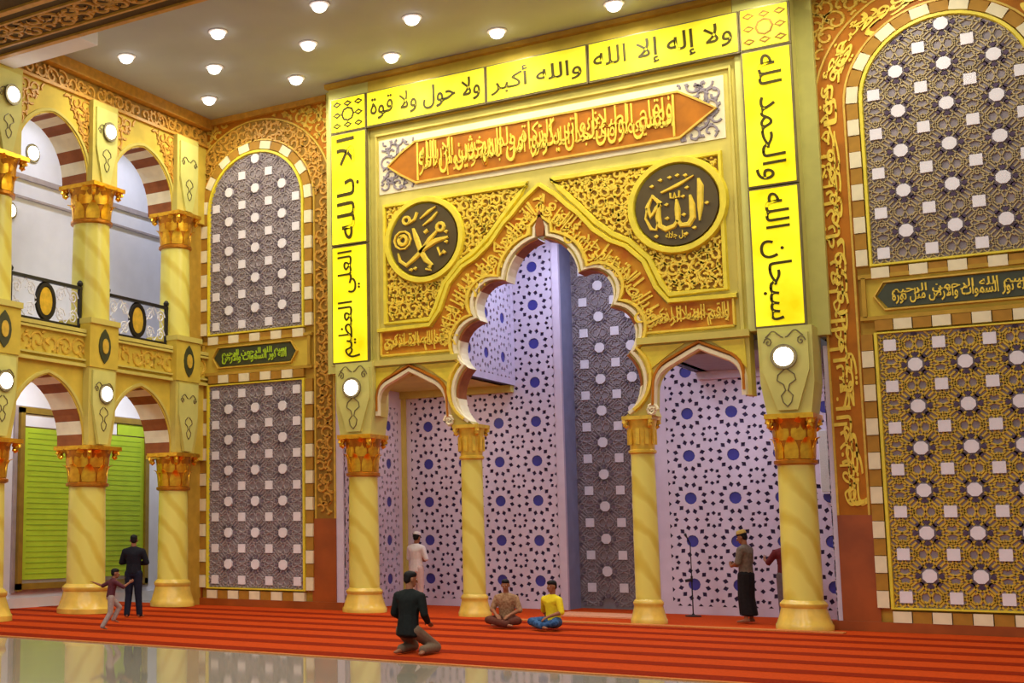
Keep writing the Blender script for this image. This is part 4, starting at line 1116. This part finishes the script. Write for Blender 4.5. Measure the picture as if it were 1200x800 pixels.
def stand():
    return {'pelvis': (0, 0, .93), 'neck': (0, 0, 1.43), 'head': (0, .015, 1.585), 'lsh': (-.185, 0, 1.38), 'rsh': (.185, 0, 1.38), 'lel': (-.235, -.02, 1.1), 'rel': (.235, -.02, 1.1),
            'lwr': (-.235, .05, .86), 'rwr': (.235, .05, .86), 'lhip': (-.09, 0, .9), 'rhip': (.09, 0, .9), 'lkn': (-.1, .015, .48), 'rkn': (.1, .015, .48), 'lan': (-.105, -.02, .08), 'ran': (.105, -.02, .08),
            'ltoe': (-.12, .13, .03), 'rtoe': (.12, .13, .03)}
black_cloth = mat('black_cloth', (26, 26, 34), .8, 0, .2, 30); navy = mat('navy_trousers', (28, 30, 46), .8, 0, .2, 30)
# man in black by the arcade, arms folded, seen from behind
J = stand(); J.update(lel=(-.27, .03, 1.13), rel=(.27, .03, 1.13), lwr=(-.06, .21, 1.15), rwr=(.06, .23, 1.1), lhand=((1, .1, .1), (0, -1, 0)), rhand=((-1, .1, .1), (0, -1, 0)), head=(-.01, .03, 1.58), look=(-.2, 1, -.1),
    lan=(-.12, -.05, .08), ran=(.13, .02, .08), ltoe=(-.15, .1, .03), rtoe=(.16, .17, .03))
person((-7.25, -4.5, .018), radians(25), 'person standing in black clothes with arms folded, facing away by the arcade column', J, .98, black_cloth, navy, 'long')
# running child in maroon
J = stand(); J.update(neck=(0, .08, 1.42), head=(0, .14, 1.575), lsh=(-.18, .05, 1.37), rsh=(.18, .09, 1.37), lel=(-.3, -.16, 1.22), lwr=(-.38, -.36, 1.3), rel=(.28, .3, 1.2), rwr=(.2, .5, 1.32), lhand=((-.3, -.9, .4), (0, 0, -1)), rhand=((0, .8, .5), (-1, 0, 0)),
    lkn=(-.1, .3, .62), lan=(-.1, .12, .28), ltoe=(-.1, .26, .2), rkn=(.1, -.02, .48), ran=(.1, -.25, .1), rtoe=(.11, -.13, .03), look=(.2, 1, -.1))
person((-5.45, -7.3, .03), radians(-35), 'small child running in a maroon shirt and pale trousers near the carpet edge', J, .62, mat('maroon_cloth', (92, 44, 52), .8, 0, .15, 30), mat('pale_trousers', (168, 150, 140), .8, 0, .1, 30))
# kneeling man in the foreground: sitting up over his heels, facing right
J = {'pelvis': (0, -.02, .38), 'neck': (0, .05, .9), 'head': (0, .08, 1.06), 'lsh': (-.19, .04, .85), 'rsh': (.19, .04, .85), 'lel': (-.25, .02, .58), 'rel': (.25, .02, .58), 'lwr': (-.17, .24, .47), 'rwr': (.17, .24, .47),
     'lhip': (-.1, 0, .34), 'rhip': (.1, 0, .34), 'lkn': (-.17, .41, .1), 'rkn': (.22, .38, .1), 'lan': (-.1, -.04, .09), 'ran': (.26, -.04, .09), 'ltoe': (-.1, -.19, .05), 'rtoe': (.3, -.18, .05),
     'lhand': ((.1, .9, -.4), (0, -.3, -1)), 'rhand': ((-.1, .9, -.4), (0, -.3, -1)), 'look': (.7, 1, -.15)}
person((1.0, -8.3, .004), radians(-4), 'person kneeling at the carpet edge in a black jacket and brown trousers', J, 1.0, mat('black_jacket', (22, 27, 25), .75, 0, .2, 20), mat('taupe_trousers', (118, 98, 78), .85, 0, .1, 30), 'long', hem=.2)
# man in white with a cap in the left alcove
J = stand(); J.update(lel=(-.25, .04, 1.12), rel=(.25, .04, 1.12), lwr=(-.07, .24, 1.08), rwr=(.07, .24, 1.12), lhand=((1, .2, 0), (0, -1, 0)), rhand=((-1, .2, 0), (0, -1, 0)), look=(0, 1, -.25), head=(0, .04, 1.58))
wcloth = mat('white_cloth', (236, 230, 226), .8, 0, .04, 20)
person((-4.05, 1.75, .016), radians(-12), 'person in white shirt and white cap praying upright in the left alcove', J, 1.0, wcloth, mat('rose_white_cloth', (222, 196, 186), .8, 0, .05, 20), 'long', cap=wcloth, hem=.2)
# two boys sitting cross-legged
def cross():
    return {'pelvis': (0, 0, .13), 'neck': (0, .05, .62), 'head': (0, .08, .79), 'lsh': (-.18, .04, .57), 'rsh': (.18, .04, .57), 'lel': (-.27, .08, .32), 'rel': (.27, .08, .32), 'lwr': (-.14, .3, .24), 'rwr': (.14, .3, .24),
            'lhip': (-.1, .02, .13), 'rhip': (.1, .02, .13), 'lkn': (-.29, .3, .13), 'rkn': (.29, .3, .13), 'lan': (.08, .34, .07), 'ran': (-.08, .42, .07), 'ltoe': (.2, .36, .04), 'rtoe': (-.2, .44, .04),
            'lhand': ((.6, .6, -.4), (0, -.3, -1)), 'rhand': ((-.6, .6, -.4), (0, -.3, -1)), 'look': (0, 1, -.15)}
J = cross(); J['look'] = (-.1, 1, -.1)
person((.1, -2.75, .045), radians(188), 'boy sitting cross-legged in a brown shirt beside the boy in yellow', J, .93, mat('brown_shirt', (138, 98, 66), .8, 0, .12, 25, rgb2=(176, 140, 104)), mat('brown_trousers', (96, 52, 40), .85, 0, .1, 30))
J = cross(); J.update(rel=(.33, -.1, .33), rwr=(.3, -.24, .08), rhand=((.2, -.5, -.3), (0, 0, -1)), neck=(.02, 0, .62), head=(.0, .03, .79), look=(.25, 1, -.15))
tee = mat('yellow_tee', (232, 208, 40), .8, 0, .06, 20)
b2 = person((1.02, -2.85, .045), radians(160), 'boy sitting cross-legged in a yellow shirt and blue trousers', J, .93, tee, mat('blue_trousers', (66, 104, 152), .85, 0, .15, 20, rgb2=(30, 60, 96)))
# man standing to the right, in a grey shirt and dark sarong
J = stand(); J.update(lel=(-.25, .03, 1.12), rel=(.25, .03, 1.12), lwr=(-.12, .22, 1.05), rwr=(.12, .22, 1.05), lhand=((.6, .6, .3), (0, -1, 0)), rhand=((-.6, .6, .3), (0, -1, 0)), look=(-.1, 1, -.3), head=(0, .05, 1.58))
person((3.42, .9, .016), radians(78), 'person standing in a grey brown shirt and black sarong before the right lattice', J, 1.02, mat('grey_brown_shirt', (112, 98, 84), .8, 0, .2, 18), mat('black_sarong', (30, 26, 28), .8, 0, .15, 20), 'short', cap=mat('straw_cap', (200, 170, 90), .8, 0, .1, 30), hem=.12, sarong=True)
# figure mostly hidden behind the right portal column
J = stand(); J.update(lel=(-.3, .1, 1.16), lwr=(-.3, .3, 1.2), lhand=((0, .8, .5), (1, 0, 0)), look=(-.1, 1, -.1))
person((4.02, 1.5, .016), radians(30), 'person in a dark red shirt mostly hidden behind the right portal column', J, .98, mat('dark_red_shirt', (112, 44, 48), .8, 0, .15, 20), mat('grey_trousers', (120, 108, 112), .8, 0, .1, 20))
